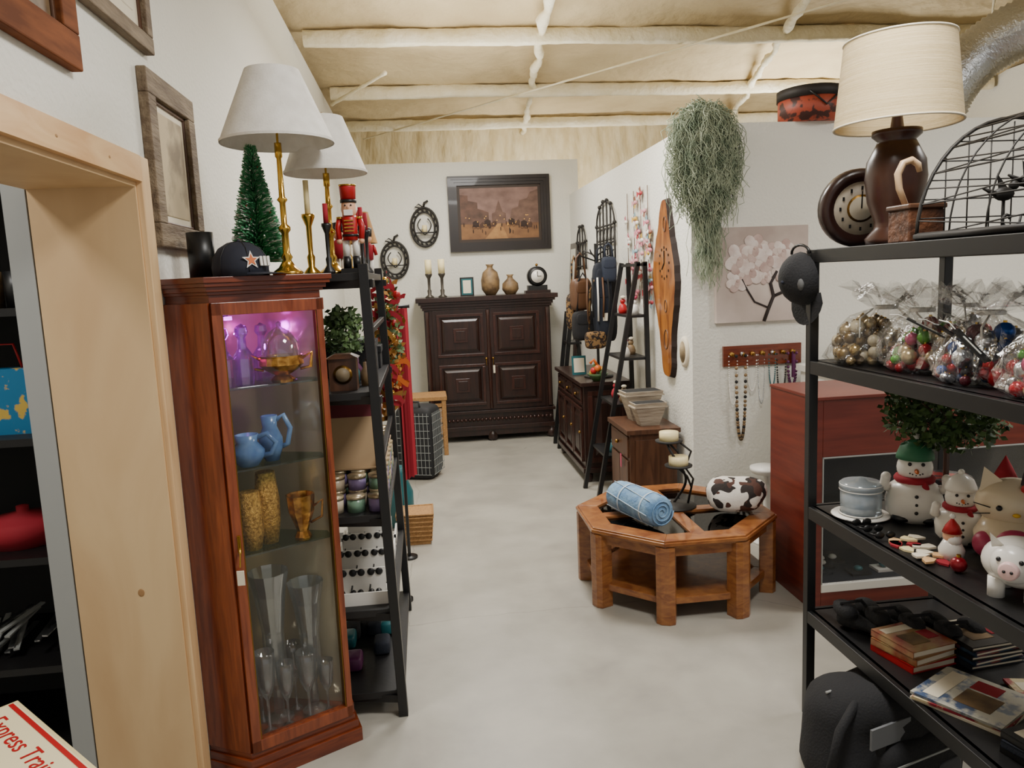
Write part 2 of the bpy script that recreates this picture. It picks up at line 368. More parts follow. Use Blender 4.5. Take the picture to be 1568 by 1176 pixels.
A=Vector(A_);Bv=Vector(B_);u=(Bv-A).normalized();n=Vector((u.y,-u.x))
b.bar(A,A+u*.030,.03,.10,1.61,mCherry);b.bar(Bv-u*.022,Bv,.03,.10,1.61,mCherry)
b.bar(A,Bv,.03,1.57,1.61,mCherry);b.bar(A,Bv,.03,.10,.14,mCherry)
b.bar(A+u*.030,A+u*.034,.026,.14,1.57,mBrassD);b.bar(Bv-u*.026,Bv-u*.022,.026,.14,1.57,mBrassD)
b.bar(B_,C_,.02,.1,.14,mCherry);b.bar(B_,C_,.02,1.57,1.61,mCherry)
b.bar(Vector(C_)+Vector((-.012,0)),Vector(C_)+Vector((.005,.0)),.02,.1,1.61,mCherry)
b.bar(A+u*.030,Bv-u*.022,.003,.14,1.57,mGlass);b.bar(Vector(B_)+Vector((0,.01)),C_,.003,.14,1.57,mGlass)
b.bar((-.80,2.59),(-.80,2.88),.012,.1,1.61,mBack);b.bar((-.79,2.885),(-.375,2.757),.006,.1,1.61,mBack)
ins=[(-.78,2.58),(-.66,2.515),(-.37,2.685),(-.39,2.74),(-.78,2.87)]
for z in (.77,1.06,1.33): b.prism(ins,z-.004,z+.004,mShelfG)
c=A+u*.018+n*.018
b.box(c.x-.005,c.x+.005,c.y-.004,c.y+.004,.80,.86,mBrass);b.tube([(c.x,c.y,.82),(c.x+.004,c.y-.02,.80),(c.x,c.y-.02,.76)],.003,mBrass);b.box(c.x-.012,c.x+.012,c.y-.024,c.y-.021,.70,.75,mPaper)
b.done(.003)
def goblet(b,x,y,z,h,r,m):
    b.lathe([(r*.7,0),(r*.7,.006),(r*.15,.02),(r*.13,h*.4),(r*.5,h*.48),(r*.85,h*.62),(r,h*.85),(r*1.05,h),(r*1.0,h),(r*.8,h*.62),(r*.3,h*.5)],m,(x,y,z),16,cap=False)
b=B('crystal_glassware')
for x,y,h,r in ((-.62,2.60,.30,.035),(-.56,2.63,.24,.03),(-.49,2.66,.26,.035),(-.43,2.70,.2,.028),(-.66,2.68,.22,.03),(-.55,2.74,.26,.03)): goblet(b,x,y,.10,h,r,mCrystal)
for x,y,h,r in ((-.60,2.68,.56,.055),(-.48,2.71,.50,.05)):
    b.lathe([(r*.9,0),(r*.9,.01),(r*.35,.03),(r*.3,.12),(r*.75,.18),(r*.7,h*.6),(r*1.0,h*.85),(r*1.3,h),(r*1.25,h),(r*.9,h*.85),(r*.6,h*.6),(r*.6,.2)],mCrystal,(x,y,.10),12,smooth=False,cap=False)
b.done()
b=B('gold_sequin_vase')
for x,y,h,r in ((-.62,2.60,.20,.040),(-.575,2.66,.25,.040)): b.lathe([(r*.7,0),(r,h*.3),(r*1.05,h*.6),(r*.8,h),(r*.7,h)],mGold,(x,y,.774))
b.done()
b=B('gold_mosaic_cup');b.lathe([(.028,0),(.03,.01),(.02,.03),(.03,.06),(.045,.10),(.05,.16),(.045,.16),(.03,.08)],mGoldS,(-.465,2.67,.774),10,smooth=False);b.tube([(-.42,2.67,.89),(-.39,2.67,.91),(-.395,2.67,.85),(-.435,2.67,.83)],.005,mGoldS);b.done()
b=B('blue_pitcher')
for x,y,h,r in ((-.61,2.60,.105,.055),(-.545,2.66,.155,.040)):
    b.lathe([(r*.6,0),(r,h*.3),(r,h*.5),(r*.6,h*.75),(r*.7,h),(r*.6,h),(r*.5,h*.75)],mBlue,(x,y,1.064))
    b.tube([(x+r*.6,y,1.064+h*.9),(x+r*1.2,y,1.064+h*1.0),(x+r*1.7,y,1.064+h*.7),(x+r*1.4,y,1.064+h*.35),(x+r*.9,y,1.064+h*.3)],.009,mBlue,8)
b.done()
b=B('gold_serving_bowl');b.M=Tr(-.485,2.645,1.334,s=1.2);b.lathe([(.03,0),(.035,.008),(.02,.02),(.045,.035),(.062,.05),(.058,.07),(.06,.075),(.05,.07),(.05,.04)],mGoldS,seg=12,smooth=False)
for sx in(-1,1): b.tube([(sx*.058,0,.065),(sx*.085,0,.08),(sx*.08,0,.04),(sx*.05,0,.035)],.005,mGoldS)
b.lathe([(.055,.07),(.05,.11),(.03,.14),(.006,.155),(.008,.165),(0,.17)],mCrystal,seg=16,cap=False);b.done()
b=B('glass_decanter')
for x,y in((-.65,2.56),(-.60,2.60),(-.70,2.65),(-.62,2.70),(-.56,2.72)):
    b.lathe([(.03,0),(.034,.03),(.034,.09),(.014,.12),(.012,.155),(.022,.17),(.018,.19),(0,.2)],mPurG,(x,y,1.334),8,smooth=False)
b.done()
b=B('curio_accent_light')
for x,y in((-.64,2.62),(-.68,2.58)): b.cyl((x,y,1.55),.013,.012,mPurp)
b.tube([(-.68,2.58,1.56),(-.64,2.62,1.565)],.003,mBlk,5);b.done()
l=bpy.data.lights.new('purple_accent','POINT');l.energy=1.5;l.color=(.8,.12,1);l.shadow_soft_size=.02;o=bpy.data.objects.new('purple_accent',l);o.location=(-.655,2.62,1.50);COL.objects.link(o)
# ---- on top of the curio
Z0=1.69
def brasslamp(name,x,y,z,hs,rt,rb,shh,mB=mBrass):
    b=B(name)
    b.lathe([(.05,0),(.052,.008),(.045,.015),(.03,.025),(.014,.05),(.02,.06),(.012,.075),(.012,.14),(.02,.15),(.02,.16),(.01,.17),(.01,.24),(.018,.25),(.01,.26),(.008,hs-.05),(.012,hs-.045),(.012,hs)],mB,(x,y,z),20)
    b.lathe([(rb,hs),(rt,hs+shh)],mShade,(x,y,z),40,cap=False);b.lathe([(rb-.004,hs),(rt-.003,hs+shh)],mShade,(x,y,z),40,cap=False)
    b.lathe([(rb,hs-.002),(rb+.001,hs+.006)],mShade,(x,y,z),40,cap=False)
    for k in range(3):
        a=k*2*pi/3;b.tube([(x,y,z+hs+shh-.02),(x+rt*math.cos(a),y+rt*math.sin(a),z+hs+shh-.01)],.002,mB,4)
    b.cyl((x,y,z+hs),.004,shh,mB,8);b.ball((x,y,z+hs+shh+.01),.008,mB,8);b.done()
brasslamp('table_lamp',-.45,2.71,Z0,.435,.088,.185,.23)
b=B('baseball_cap');cx,cy=-.575,2.575
b.lathe([(.085,0),(.087,.03),(.082,.06),(.064,.088),(.035,.105),(0,.11)],mBlkCap,(cx,cy,Z0),24);b.ball((cx,cy,Z0+.111),.006,mBlkCap,8)
a0=-.25;vs=[];fs=[]
for i in range(13):
    a=a0-.9+1.8*i/12
    for r,z in((.083,.012),(.083+.065*math.sin(pi*i/12)**.5,.004)): vs.append((cx+r*math.cos(a),cy+r*math.sin(a),Z0+z))
for i in range(12): fs.append((2*i,2*i+1,2*i+3,2*i+2))
b.add(vs,fs,mBlkCap,True)
for q in range(6):
    a=q*pi/3;b.tube([(cx+r*1.01*math.cos(a),cy+r*1.01*math.sin(a),Z0+z) for r,z in((.086,.0),(.087,.03),(.082,.061),(.064,.089),(.035,.106),(.0,.111))],.0012,mBlk,4)
ang=-.95;bc=Vector((cx+.086*math.cos(ang),cy+.086*math.sin(ang),Z0+.048));T=Matrix.Translation(bc)@Matrix.Rotation(ang+pi/2,4,'Z')@Matrix.Rotation(pi/2-.15,4,'X')
for R_,mm,zz in ((.03,mWhite,.001),(.02,mOrange,.003)):
    pts=[(R_*(1 if k%2==0 else .42)*math.cos(pi/2+k*pi/5),R_*(1 if k%2==0 else .42)*math.sin(pi/2+k*pi/5)) for k in range(10)]
    b.prism(pts,0,zz,mm,T)
for q in range(3): b.box(.028+.012*q,.036+.012*q,-.018,.012,-.008*q-.004,.002,mWhite,T)
b.done()
b=B('black_candle_vase');b.lathe([(.042,0),(.042,.15),(.038,.15),(.038,.02)],mBlk,(-.72,2.68,Z0));b.done()
b=B('bottle_brush_tree');tx,ty=-.555,2.79
b.cyl((tx,ty,Z0),.03,.02,mBrn);b.cyl((tx,ty,Z0+.02),.006,.40,mBrn,6)
for i in range(6500):
    t=random.random()**1.2;a=random.uniform(0,2*pi);z=Z0+.05+t*.38;r=(.080*(1-t)+.018)*random.uniform(.85,1.1);c_,s_=math.cos(a),math.sin(a);dz=random.uniform(-.004,.02)
    if i%2: w=(-s_*.0018,c_*.0018,0)
    else: w=(0,0,.0018)
    b.add([(tx+w[0],ty+w[1],z+w[2]),(tx-w[0],ty-w[1],z-w[2]),(tx+c_*r-w[0],ty+s_*r-w[1],z+dz-w[2]),(tx+c_*r+w[0],ty+s_*r+w[1],z+dz+w[2])],[(0,1,2,3)],mGreen if i%8 else mWhite)
for i in range(30):
    t=random.random();a=random.uniform(0,2*pi);r=.08*(1-t)+.012;b.ball((tx+r*math.cos(a),ty+r*math.sin(a),Z0+.06+t*.36),.003,mRed if i%2 else mWhite,6)
b.done()
# ================================================================= ETAGERE left
b=B('black_display_shelf');y0,y1=2.80,3.76
for y in (y0,y1):
    b.beam((-.165,y,0),(-.205,y,1.72),.035,.045,mBlk);b.beam((-.60,y+.08*(y<3),0),(-.58,y+.08*(y<3),1.72),.035,.04,mBlk)
    for z in (.10,.43,.80,1.26,1.68): b.beam((-.56,y+.08*(y<3),z-.03),(-.17,y,z-.03),.03,.03,mBlk)
SH=(.10,.43,.80,1.26,1.69)
for z in SH: b.prism([(-.60,y0+.12),(-.38,y0),(-.165-.04*z/1.72+.012,y0),(-.165-.04*z/1.72+.012,y1),(-.60,y1)],z-.028,z,mBlkW)
b.beam((-.185,y0,1.0),(-.19,y1,1.0),.02,.02,mBlk);b.beam((-.195,y0,1.48),(-.2,y1,1.48),.02,.02,mBlk)
b.done(.002)
brasslamp('table_lamp',-.33,2.98,1.69,.37,.075,.152,.20)
b=B('nutcracker');b.M=Tr(-.25,2.91,1.69,s=.88);x,y,z=0,0,0
b.box(x-.045,x+.045,y-.04,y+.04,z,z+.02,mBlk)
for s in(-1,1):
    b.cyl((x+s*.02,y,z+.02),.017,.05,mBlk,12);b.cyl((x+s*.02,y,z+.07),.015,.07,mWhite,12)
    b.tube([(x+s*.040,y,z+.225),(x+s*.05,y,z+.19),(x+s*.045,y-.01,z+.14)],.012,mRed,8);b.ball((x+s*.045,y-.01,z+.132),.012,mFace,8)
    b.cyl((x+s*.038,y,z+.222),.015,.010,mBrass,10)
b.lathe([(.032,0),(.030,.04),(.034,.09),(.028,.1)],mRed,(x,y,z+.135),16);b.cyl((x,y,z+.15),.034,.01,mBlk,16)
for k in range(4): b.box(x-.02,x+.02,y-.036,y-.032,z+.17+.014*k,z+.174+.014*k,mBrass)
b.lathe([(.026,0),(.03,.02),(.03,.05),(.026,.06)],mFace,(x,y,z+.233),16)
b.box(x-.018,x+.018,y-.036,y-.026,z+.235,z+.258,mWhite);b.sup((x,y+.01,z+.262),(.034,.03,.03),mWhite);b.box(x-.01,x+.01,y-.034,y-.028,z+.245,z+.25,mRed)
b.ball((x,y-.031,z+.268),.006,mFace,8)
for s in(-1,1): b.ball((x+s*.012,y-.028,z+.276),.004,mBlk,6)
b.cyl((x,y,z+.288),.034,.012,mBlk,16);b.lathe([(.031,0),(.034,.05),(.034,.055)],mRed,(x,y,z+.30),16);b.cyl((x,y,z+.355),.036,.006,mBrass,16);b.done()
def stick(name,pos,h,r,mS,candle=0,mC=mCream):
    b=B(name)
    for x,y,z in pos:
        b.lathe([(r,0),(r,.01),(r*.4,.03),(r*.5,h*.3),(r*.3,h*.35),(r*.35,h*.8),(r*.8,h*.95),(r*.8,h)],mS,(x,y,z),14)
        if candle: b.cyl((x,y,z+h),candle[0],candle[1],mC,12)
    return b.done()
stick('brass_candlestick',[(-.40,2.93,1.69),(-.28,3.12,1.69)],.22,.03,mBrass,(.01,.12))
stick('black_candlestick',[(-.22,3.05,1.69),(-.24,3.18,1.69),(-.22,3.3,1.69),(-.30,3.27,1.69),(-.33,2.87,1.69)],.18,.022,mBlk,(.009,.07),mRedF)
b=B('toy_soldier')
for x,y in((-.225,3.42),(-.31,3.07)):
    z=1.69
    for s in(-1,1): b.cyl((x+s*.012,y,z),.01,.06,mWhite,10)
    b.lathe([(.022,0),(.026,.06),(.01,.075)],mRedF,(x,y,z+.06),12);b.ball((x,y,z+.15),.02,mFace,12);b.lathe([(.02,0),(.024,.035),(0,.04)],mBlk,(x,y,z+.16),12)
    for s in(-1,1): b.tube([(x+s*.025,y,z+.125),(x+s*.035,y,z+.08)],.008,mRed,6)
b.done()
b=B('small_table_lamp');x,y=-.26,3.60
b.lathe([(.04,0),(.04,.01),(.015,.03),(.025,.07),(.01,.12),(.008,.15)],mBrn,(x,y,1.69),16);b.lathe([(.07,.14),(.035,.28)],mShadeT,(x,y,1.69),24,cap=False);b.lathe([(.067,.141),(.033,.28)],mShadeT,(x,y,1.69),24,cap=False);b.done()
def leaves(b,c,R,n,m,sz=.03,sq=(1,1,1)):
    for i in range(n):
        v=Vector((random.gauss(0,1),random.gauss(0,1),random.gauss(0,1))).normalized()*R*random.uniform(.5,1)
        p=Vector(c)+Vector((v.x*sq[0],v.y*sq[1],v.z*sq[2]));d=Vector((random.uniform(-1,1),random.uniform(-1,1),random.uniform(-1,1))).normalized();w=d.orthogonal().normalized()*sz*.35
        b.add([p,p+d*sz*.5+w,p+d*sz,p+d*sz*.5-w],[(0,1,2,3)],m)
b=B('greenery_bundle');b.cyl((-.33,3.16,1.26),.04,.07,mBrn);b.tube([(-.33,3.16,1.3),(-.32,3.14,1.42),(-.35,3.18,1.55)],.004,mBrn);leaves(b,(-.33,3.16,1.46),.12,600,mLeaf,.03,(.7,.8,.9));b.done()
b=B('mantel_box_clock');b.box(-.36,-.26,2.87,2.95,1.26,1.38,mBrn);b.prism([(-.37,2.86),(-.25,2.86),(-.25,2.96),(-.37,2.96)],1.38,1.395,mBrn,top=[(-.34,2.88),(-.28,2.88),(-.28,2.94),(-.34,2.94)]);b.lathe([(.035,0),(.035,.004)],mBrassD,T=Tr(-.31,2.87,1.32,0,pi/2));b.lathe([(.026,.004),(.026,.006)],M('dial','#8a7a60',.5),T=Tr(-.31,2.87,1.32,0,pi/2));b.done()
b=B('black_storage_box')
for a in ((-.45,-.22,3.3,3.55,1.26,1.40),(-.42,-.21,3.58,3.72,1.26,1.36)): b.box(*a,mBlkF);b.box(a[0]-.005,a[1]+.005,a[2]-.005,a[3]+.005,a[5]-.03,a[5]+.003,mBlkF)
b.done(.004)
b=B('small_brown_bottle_set')
for k in range(5):
    x,y=-.235-.05*(k%2),3.0+.06*k;b.lathe([(.02,0),(.022,.05),(.01,.07),(.01,.09)],[mStone,mTeal,mBrassD,mPlum,mBrn][k],(x,y,1.26),12)
b.done()
b=B('candle_jar_set');jl=[M('jar_lid','#b8a788',.3,metal=.6),M('jar_p','#8c7aa8',.3),M('jar_g','#6f8f78',.3),M('jar_c','#c8b8a0',.3)]
for j in range(9):
    for i in range(3):
        x=-.215-.08*i;y=2.87+.088*j;m=jl[1+(i+j)%3]
        if y>3.66: continue
        b.cyl((x,y,.80),.034,.05,m,14);b.cyl((x,y,.85),.036,.012,jl[0],14)
        if j>0: b.cyl((x,y,.862),.034,.045,jl[1+(i*2+j)%3],14);b.cyl((x,y,.907),.036,.012,jl[0],14)
b.done()
mCB=M('cardboard','#a58a68',.8)
b=B('cardboard_display');b.box(-.44,-.19,3.02,3.66,.922,.928,mCB)
b.add([(-.42,3.04,.928),(-.22,3.04,.928),(-.22,3.10,1.12),(-.42,3.10,1.12),(-.42,3.16,.928),(-.22,3.16,.928)],[(0,1,2,3),(2,3,4,5),(0,3,4),(1,2,5)],mCB)
b.add([(-.42,3.22,.928),(-.2,3.22,.928),(-.2,3.26,1.17),(-.42,3.26,1.17)],[(0,1,2,3)],M('cb2','#6a2a34',.8))
for j in range(4):
    for i in range(2): b.cyl((-.225-.08*i,3.32+.09*j,.928),.034,.045,jl[1+(i+j)%3],14);b.cyl((-.225-.08*i,3.32+.09*j,.973),.036,.012,jl[0],14)
b.done()
b=B('sunglasses_tray')
for j in range(4):
    y=2.85+.22*j
    b.box(-.44,-.19,y,y+.18,.43,.44,mWhiteP);b.box(-.44,-.19,y,y+.008,.44,.48,mWhiteP);b.box(-.198,-.19,y,y+.18,.44,.48,mWhiteP);b.box(-.44,-.432,y,y+.18,.44,.48,mWhiteP)
    b.box(-.42,-.21,y+.10,y+.105,.44,.54,mWhiteP)
    for i in range(3):
        for s in(-1,1):
            b.sup((-.25-.07*i+s*.014,y+.05,.462),(.013,.018,.012),mBlk,seg=10,rings=6);b.sup((-.25-.07*i+s*.016,y+.098,.525),(.015,.006,.015),mBlk,seg=10,rings=6)
        b.tube([(-.27-.07*i,y+.05,.47),(-.27-.07*i,y+.09,.475)],.004,mBlk,4);b.tube([(-.264-.07*i,y+.098,.53),(-.236-.07*i,y+.098,.53)],.003,mBlk,4)
b.done()
b=B('bath_item_pile')
for i in range(16):
    b.sup((-.23-random.random()*.2,2.9+random.random()*.75,.13),(.035,.05,.03),random.choice([mNavy,mPlum,mBlkF,mTeal,mNavy]),.4)
b.done()
b=B('christmas_garland')
mR2=M('ribbon_gold','#a8783a',.35,metal=.5)
for k in range(46):
    c=Vector((-.165+random.uniform(-.07,.03),3.86+random.uniform(-.05,.08),1.0+.66*(k/46)));m=random.choice([mRedF,mRedF,mR2,mR2,mOrange,mBrassD])
    ph=random.random()*6;pts=[]
    for i in range(14):
        t=i/13;pts.append(c+Vector((.055*math.sin(ph+t*5),.05*math.cos(ph+t*4),.11*(t-.5)+.02*math.sin(t*9))))
    vs=[];
    for p in pts: vs+= [p+Vector((0,0,.012)),p-Vector((.008,0,.012))]
    b.add(vs,[(2*i,2*i+1,2*i+3,2*i+2) for i in range(13)],m,True)
leaves(b,(-.18,3.87,1.4),.28,260,mLeaf,.035,(.22,.25,1));leaves(b,(-.18,3.87,1.35),.3,200,mR2,.035,(.2,.25,1))
b.cyl((-.18,3.87,0),.04,.015,mBlk);b.cyl((-.18,3.87,0),.008,1.7,mBlk,8)
for k in range(9): b.ball((-.16+random.uniform(-.04,.04),3.85,1.1+.07*k),.02,mRed if k%2 else mBrass,10)
b.done()
b=B('red_wrapping_runner');vs=[];n_=20
for i in range(n_+1):
    t=i/n_
    for j in range(7):
        vs.append((-.16+.065*j/6+.006*math.sin(j*2.1),4.42+.03*math.sin(j*2.6)+.02*j,1.5-1.0*t))
b.add(vs,[(i*7+j,i*7+j+1,(i+1)*7+j+1,(i+1)*7+j) for i in range(n_) for j in range(6)],mRedF,True)
b.cyl((-.17,4.5,0),.01,1.52,mBlk,8);b.cyl((-.17,4.5,0),.05,.012,mBlk,16);b.tube([(-.24,4.5,1.51),(-.08,4.5,1.51)],.01,mBlk,8);b.done()
b=B('teal_floor_vase');b.lathe([(.06,0),(.1,.12),(.1,.25),(.05,.38),(.06,.42),(.05,.42),(.04,.38)],mTeal,(-.24,5.1,0));b.done()
b=B('wicker_basket');b.M=Tr(-.12,4.80,0);b.prism([(-.1,-.08),(.08,-.08),(.08,.08),(-.1,.08)],0,.2,mWick,top=[(-.12,-.1),(.1,-.1),(.1,.1),(-.12,.1)])
for z in (.03,.06,.09,.12,.15,.18,.2): b.tube([(-.1-z*.1-.005,-.085-z*.1,z),(.085+z*.1,-.085-z*.1,z),(.085+z*.1,.085+z*.1,z),(-.105-z*.1,.085+z*.1,z)],.008,mWick,6,closed=True)
b.done()
b=B('laundry_hamper');mH1=M('hamper_black','#16171b',.7);mH2=M('hamper_grid','#8d9190',.7)
b.M=Tr(-.10,6.45,0,-.35);b.sup((0,0,.31),(.17,.15,.31),mH1,.35,.3,28,14)
for k in range(9):
    z=.05+.062*k;b.box(-.150,.150,-.152,-.149,z,z+.004,mH2);b.box(.169,.172,-.13,.13,z,z+.004,mH2)
for k in range(9):
    x=-.14+.034*k;b.box(x,x+.003,-.152,-.149,.05,.57,mH2);b.box(.169,.172,x*.85,x*.85+.003,.05,.57,mH2)
b.tube([(-.06,-.1,.6),(-.05,-.1,.66),(.05,-.1,.66),(.06,-.1,.6)],.01,mH1);b.done()
b=B('wicker_stool')
for x in(-.14,.14):
    for y in(7.2,7.5): b.box(x-.02,x+.02,y-.02,y+.02,0,.55,mWick)
b.box(-.17,.17,7.17,7.53,.53,.57,mWick);b.box(-.15,.15,7.19,7.2,.2,.5,mWick)
for z in(.15,.3,.45): b.box(-.14,.14,7.19,7.21,z,z+.02,mWick)
b.done(.005)
# ================================================================= ARMOIRE
b=B('armoire');ax0,ax1,ay=0.0,1.27,7.72
b.box(ax0,ax1,ay,8.27,.14,1.40,mArm)
for d,z0,z1 in ((.015,1.355,1.38),(.03,1.38,1.41),(.05,1.41,1.435),(.075,1.435,1.48)): b.box(ax0-d,ax1+d,ay-d,8.28,z0,z1,mArm)
b.box(ax0-.02,ax1+.02,ay-.03,8.27,.12,.16,mArm);b.box(ax0-.02,ax1+.02,ay-.03,8.27,.29,.32,mArm)
for k in range(30): b.ball((ax0+.03+k*.0417,ay-.006,.225),.018,mArmL,8)
for x in(ax0+.02,.635,ax1-.02): b.lathe([(.03,0),(.05,.02),(.055,.06),(.04,.09),(.03,.1),(.045,.12)],mArm,(x,ay+.02,0),14)
for x in(ax0+.03,ax1-.03): b.lathe([(.03,0),(.05,.02),(.055,.06),(.04,.09),(.045,.12)],mArm,(x,8.2,0),14)
b.box(ax0+.03,ax1-.03,ay-.01,ay,.06,.14,mArm)
for x0,x1 in((ax0+.10,.605),(.665,ax1-.10)):
    b.box(x0-.02,x1+.02,ay-.014,ay,.33,1.35,mArm)
    rp(b,x0+.02,x1-.02,.88,1.31,ay-.014,mArmL,mArm,.028,.022);rp(b,x0+.02,x1-.02,.38,.80,ay-.014,mArmL,mArm,.028,.022)
    cx=(x0+x1)/2
    for cz in(1.095,.59):
        b.box(cx-.07,cx+.07,ay-.05,ay-.03,cz-.07,cz+.07,mArmL);b.box(cx-.045,cx+.045,ay-.058,ay-.05,cz-.045,cz+.045,mArm)
for x in(ax0+.03,.635,ax1-.03): b.lathe([(.02,0),(.016,.1),(.022,.5),(.016,.9),(.022,1.0)],mArmL,(x,ay-.012,.34),12)
for x in(.60,.67): b.ball((x,ay-.03,.85),.014,mBrassD,10);b.tube([(x,ay-.03,.84),(x,ay-.035,.78)],.004,mBrassD)
b.box(.665,.685,ay-.037,ay-.033,.70,.78,mPaper)
b.done(.004)
ZA=1.48;YA=7.85
stick('pillar_candle_holder',[(.07,YA,ZA),(.20,YA-.03,ZA)],.24,.045,M('pewter','#4b463f',.4,metal=.6),(.033,.14))
b=B('tabletop_frame');b.box(.38,.52,YA,YA+.02,ZA,ZA+.19,mBlk);b.box(.395,.505,YA-.003,YA,ZA+.015,ZA+.175,mTeal);b.box(.41,.49,YA-.005,YA-.003,ZA+.03,ZA+.16,mPaper);b.box(.44,.46,YA+.02,YA+.08,ZA,ZA+.1,mBlk);b.done()
b=B('stone_vase');b.lathe([(.05,0),(.09,.06),(.095,.15),(.075,.23),(.03,.27),(.03,.29),(.045,.31),(.035,.31)],mStone,(.69,YA,ZA),20);b.done()
b=B('stone_vase');b.lathe([(.05,0),(.085,.05),(.08,.11),(.03,.16),(.025,.18),(.04,.20),(.03,.20)],mStone,(.89,YA-.02,ZA),20);b.done()
b=B('mantel_clock');x=1.17
b.box(x-.13,x+.13,YA-.05,YA+.07,ZA,ZA+.03,mArm);b.box(x-.1,x+.1,YA-.04,YA+.06,ZA+.03,ZA+.08,mBlk)
b.lathe([(.1,0),(.1,.09)],mBlk,T=Tr(x,YA+.05,ZA+.17,0,pi/2),seg=32);b.lathe([(.09,0),(.085,.006)],mBlk,T=Tr(x,YA-.04,ZA+.17,0,pi/2),seg=32);b.lathe([(.065,0),(.065,.008)],mWhite,T=Tr(x,YA-.04,ZA+.17,0,pi/2),seg=32)
b.box(x-.003,x+.003,YA-.052,YA-.049,ZA+.17,ZA+.22,mBlk);b.box(x-.003,x+.04,YA-.052,YA-.049,ZA+.167,ZA+.173,mBlk);b.ball((x,YA,ZA+.285),.015,mBrassD,8);b.done()
b=B('framed_painting');y=YB;fx0,fx1,fz0,fz1=.32,1.40,1.94,2.72
mFr=M('dark_frame','#160b08',.4,coat=.1)
for w,d,i in((.035,.05,0),(.03,.04,.035),(.03,.03,.065)):
    a0,a1,c0,c1=fx0+i,fx1-i,fz0+i,fz1-i
    b.box(a0,a1,y-d,y,c0,c0+w,mFr);b.box(a0,a1,y-d,y,c1-w,c1,mFr);b.box(a0,a0+w,y-d,y,c0+w,c1-w,mFr);b.box(a1-w,a1,y-d,y,c0+w,c1-w,mFr)
px0,px1,pz0,pz1=fx0+.095,fx1-.095,fz0+.095,fz1-.095
b.box(px0,px1,y-.012,y,pz0,pz1,M('mat_lin','#33261c',.6))
px0+=.03;px1-=.03;pz0+=.03;pz1-=.03
def pc(n,c,c2,s=7): return M(n,c,.7,col2=c2,ns=s,stretch=(1,1,1.5),nlo=.3,nhi=.7)
b.box(px0,px1,y-.014,y,pz0,pz1,pc('p_sky','#685048','#8a6d64'))
b.box(px0,px1,y-.015,y,pz0,pz0+.17,pc('p_gr','#54382a','#8c643e',5))
random.seed(3)
pbA=pc('p_bA','#48352c','#6b4d40',10);pbB=pc('p_bB','#543d34','#755a4c',10)
def pol(pts,d,m): b.add([(px0+(px1-px0)*p[0],y-d,pz0+(pz1-pz0)*p[1]) for p in pts],[tuple(range(len(pts)))],m)
pol([(0,.30),(.36,.30),(.36,.52),(.30,.56),(.22,.60),(.22,.72),(.10,.76),(.10,.86),(0,.88)],.0155,pbA)
pol([(.62,.30),(1,.30),(1,.95),(.9,.9),(.86,.78),(.76,.74),(.74,.62),(.66,.58)],.0155,pbB)
pol([(.40,.30),(.58,.30),(.58,.50),(.54,.52),(.52,.62),(.49,.76),(.46,.62),(.44,.52),(.40,.50)],.0158,pbB)
pol([(.3,0),(.6,0),(.52,.3),(.47,.3)],.0158,pc('p_road','#825a38','#b08450',9))
pd=M('p_dark','#2c1a12',.7);pd2=M('p_dark2','#462e20',.7);pg=M('p_lamp','#e0a850',.5)
for (cx_,cz_) in((.2,.24),(.35,.26),(.66,.27),(.82,.22)):
    pol([(cx_-.05,cz_),(cx_+.03,cz_),(cx_+.03,cz_+.1),(cx_-.01,cz_+.13),(cx_-.05,cz_+.1)],.0165,pd);pol([(cx_+.04,cz_-.02),(cx_+.09,cz_-.02),(cx_+.1,cz_+.06),(cx_+.08,cz_+.1),(cx_+.04,cz_+.05)],.0165,pd2)
    for w_ in(-.035,.015): b.tube([(px0+(px1-px0)*(cx_+w_)+.018*math.cos(a),y-.017,pz0+(pz1-pz0)*cz_+.018*math.sin(a)) for a in [2*pi*i/12 for i in range(12)]],.002,pd,4,closed=True)
for k in range(26):
    xx=random.uniform(px0+.02,px1-.02);zz=pz0+random.uniform(.04,.15);b.sup((xx,y-.0165,zz+.02),(.006,.002,.022),pd if k%2 else pd2,seg=8,rings=6)
for k in range(26): b.sup((random.uniform(px0+.02,px1-.02),y-.017,pz0+random.uniform(.14,.24)),(.006,.002,.006),pg,seg=8,rings=6)
b.done(.003)
def pumpkin(name,cx,cz,w,h):
    b=B(name);y=YB-.03
    for s,r in((1,.018),(.78,.014)):
        b.tube([(cx+w/2*s*math.cos(a),y,cz+h/2*s*math.sin(a)) for a in [2*pi*i/32 for i in range(32)]],r*.7,mIron,6,closed=True)
    for k in range(16):
        a=2*pi*k/16;b.tube([(cx+w*.39*math.cos(a),y,cz+h*.39*math.sin(a)),(cx+w*.5*math.cos(a+.2),y,cz+h*.5*math.sin(a+.2))],.01,mIron,5)
    for sg in(-1,1):
        b.tube([(cx+sg*w*.25*math.sin(t*2.6),y,cz-h*.2+h*.42*t) for t in [i/8 for i in range(9)]],.006,mIron,5)
    b.box(cx-w*.33,cx+w*.33,y-.05,y,cz-h*.16,cz-h*.13,mIron);b.cyl((cx,y-.03,cz-h*.13),.025,.07,mCream,12)
    b.tube([(cx,y,cz+h/2),(cx+.01,y,cz+h/2+.05),(cx+.05,y,cz+h/2+.07)],.012,mIron,6);b.tube([(cx,y,cz+h*.47),(cx-.09,y,cz+h*.53),(cx-.05,y,cz+h*.6),(cx,y,cz+h*.5)],.007,mIron,5)
    b.tube([(cx,y,cz+h*.4),(cx,YB,cz+h*.4)],.006,mIron,4);b.done()
pumpkin('pumpkin_wall_sconce',.06,2.21,.28,.40);pumpkin('pumpkin_wall_sconce',-.27,1.88,.28,.38)
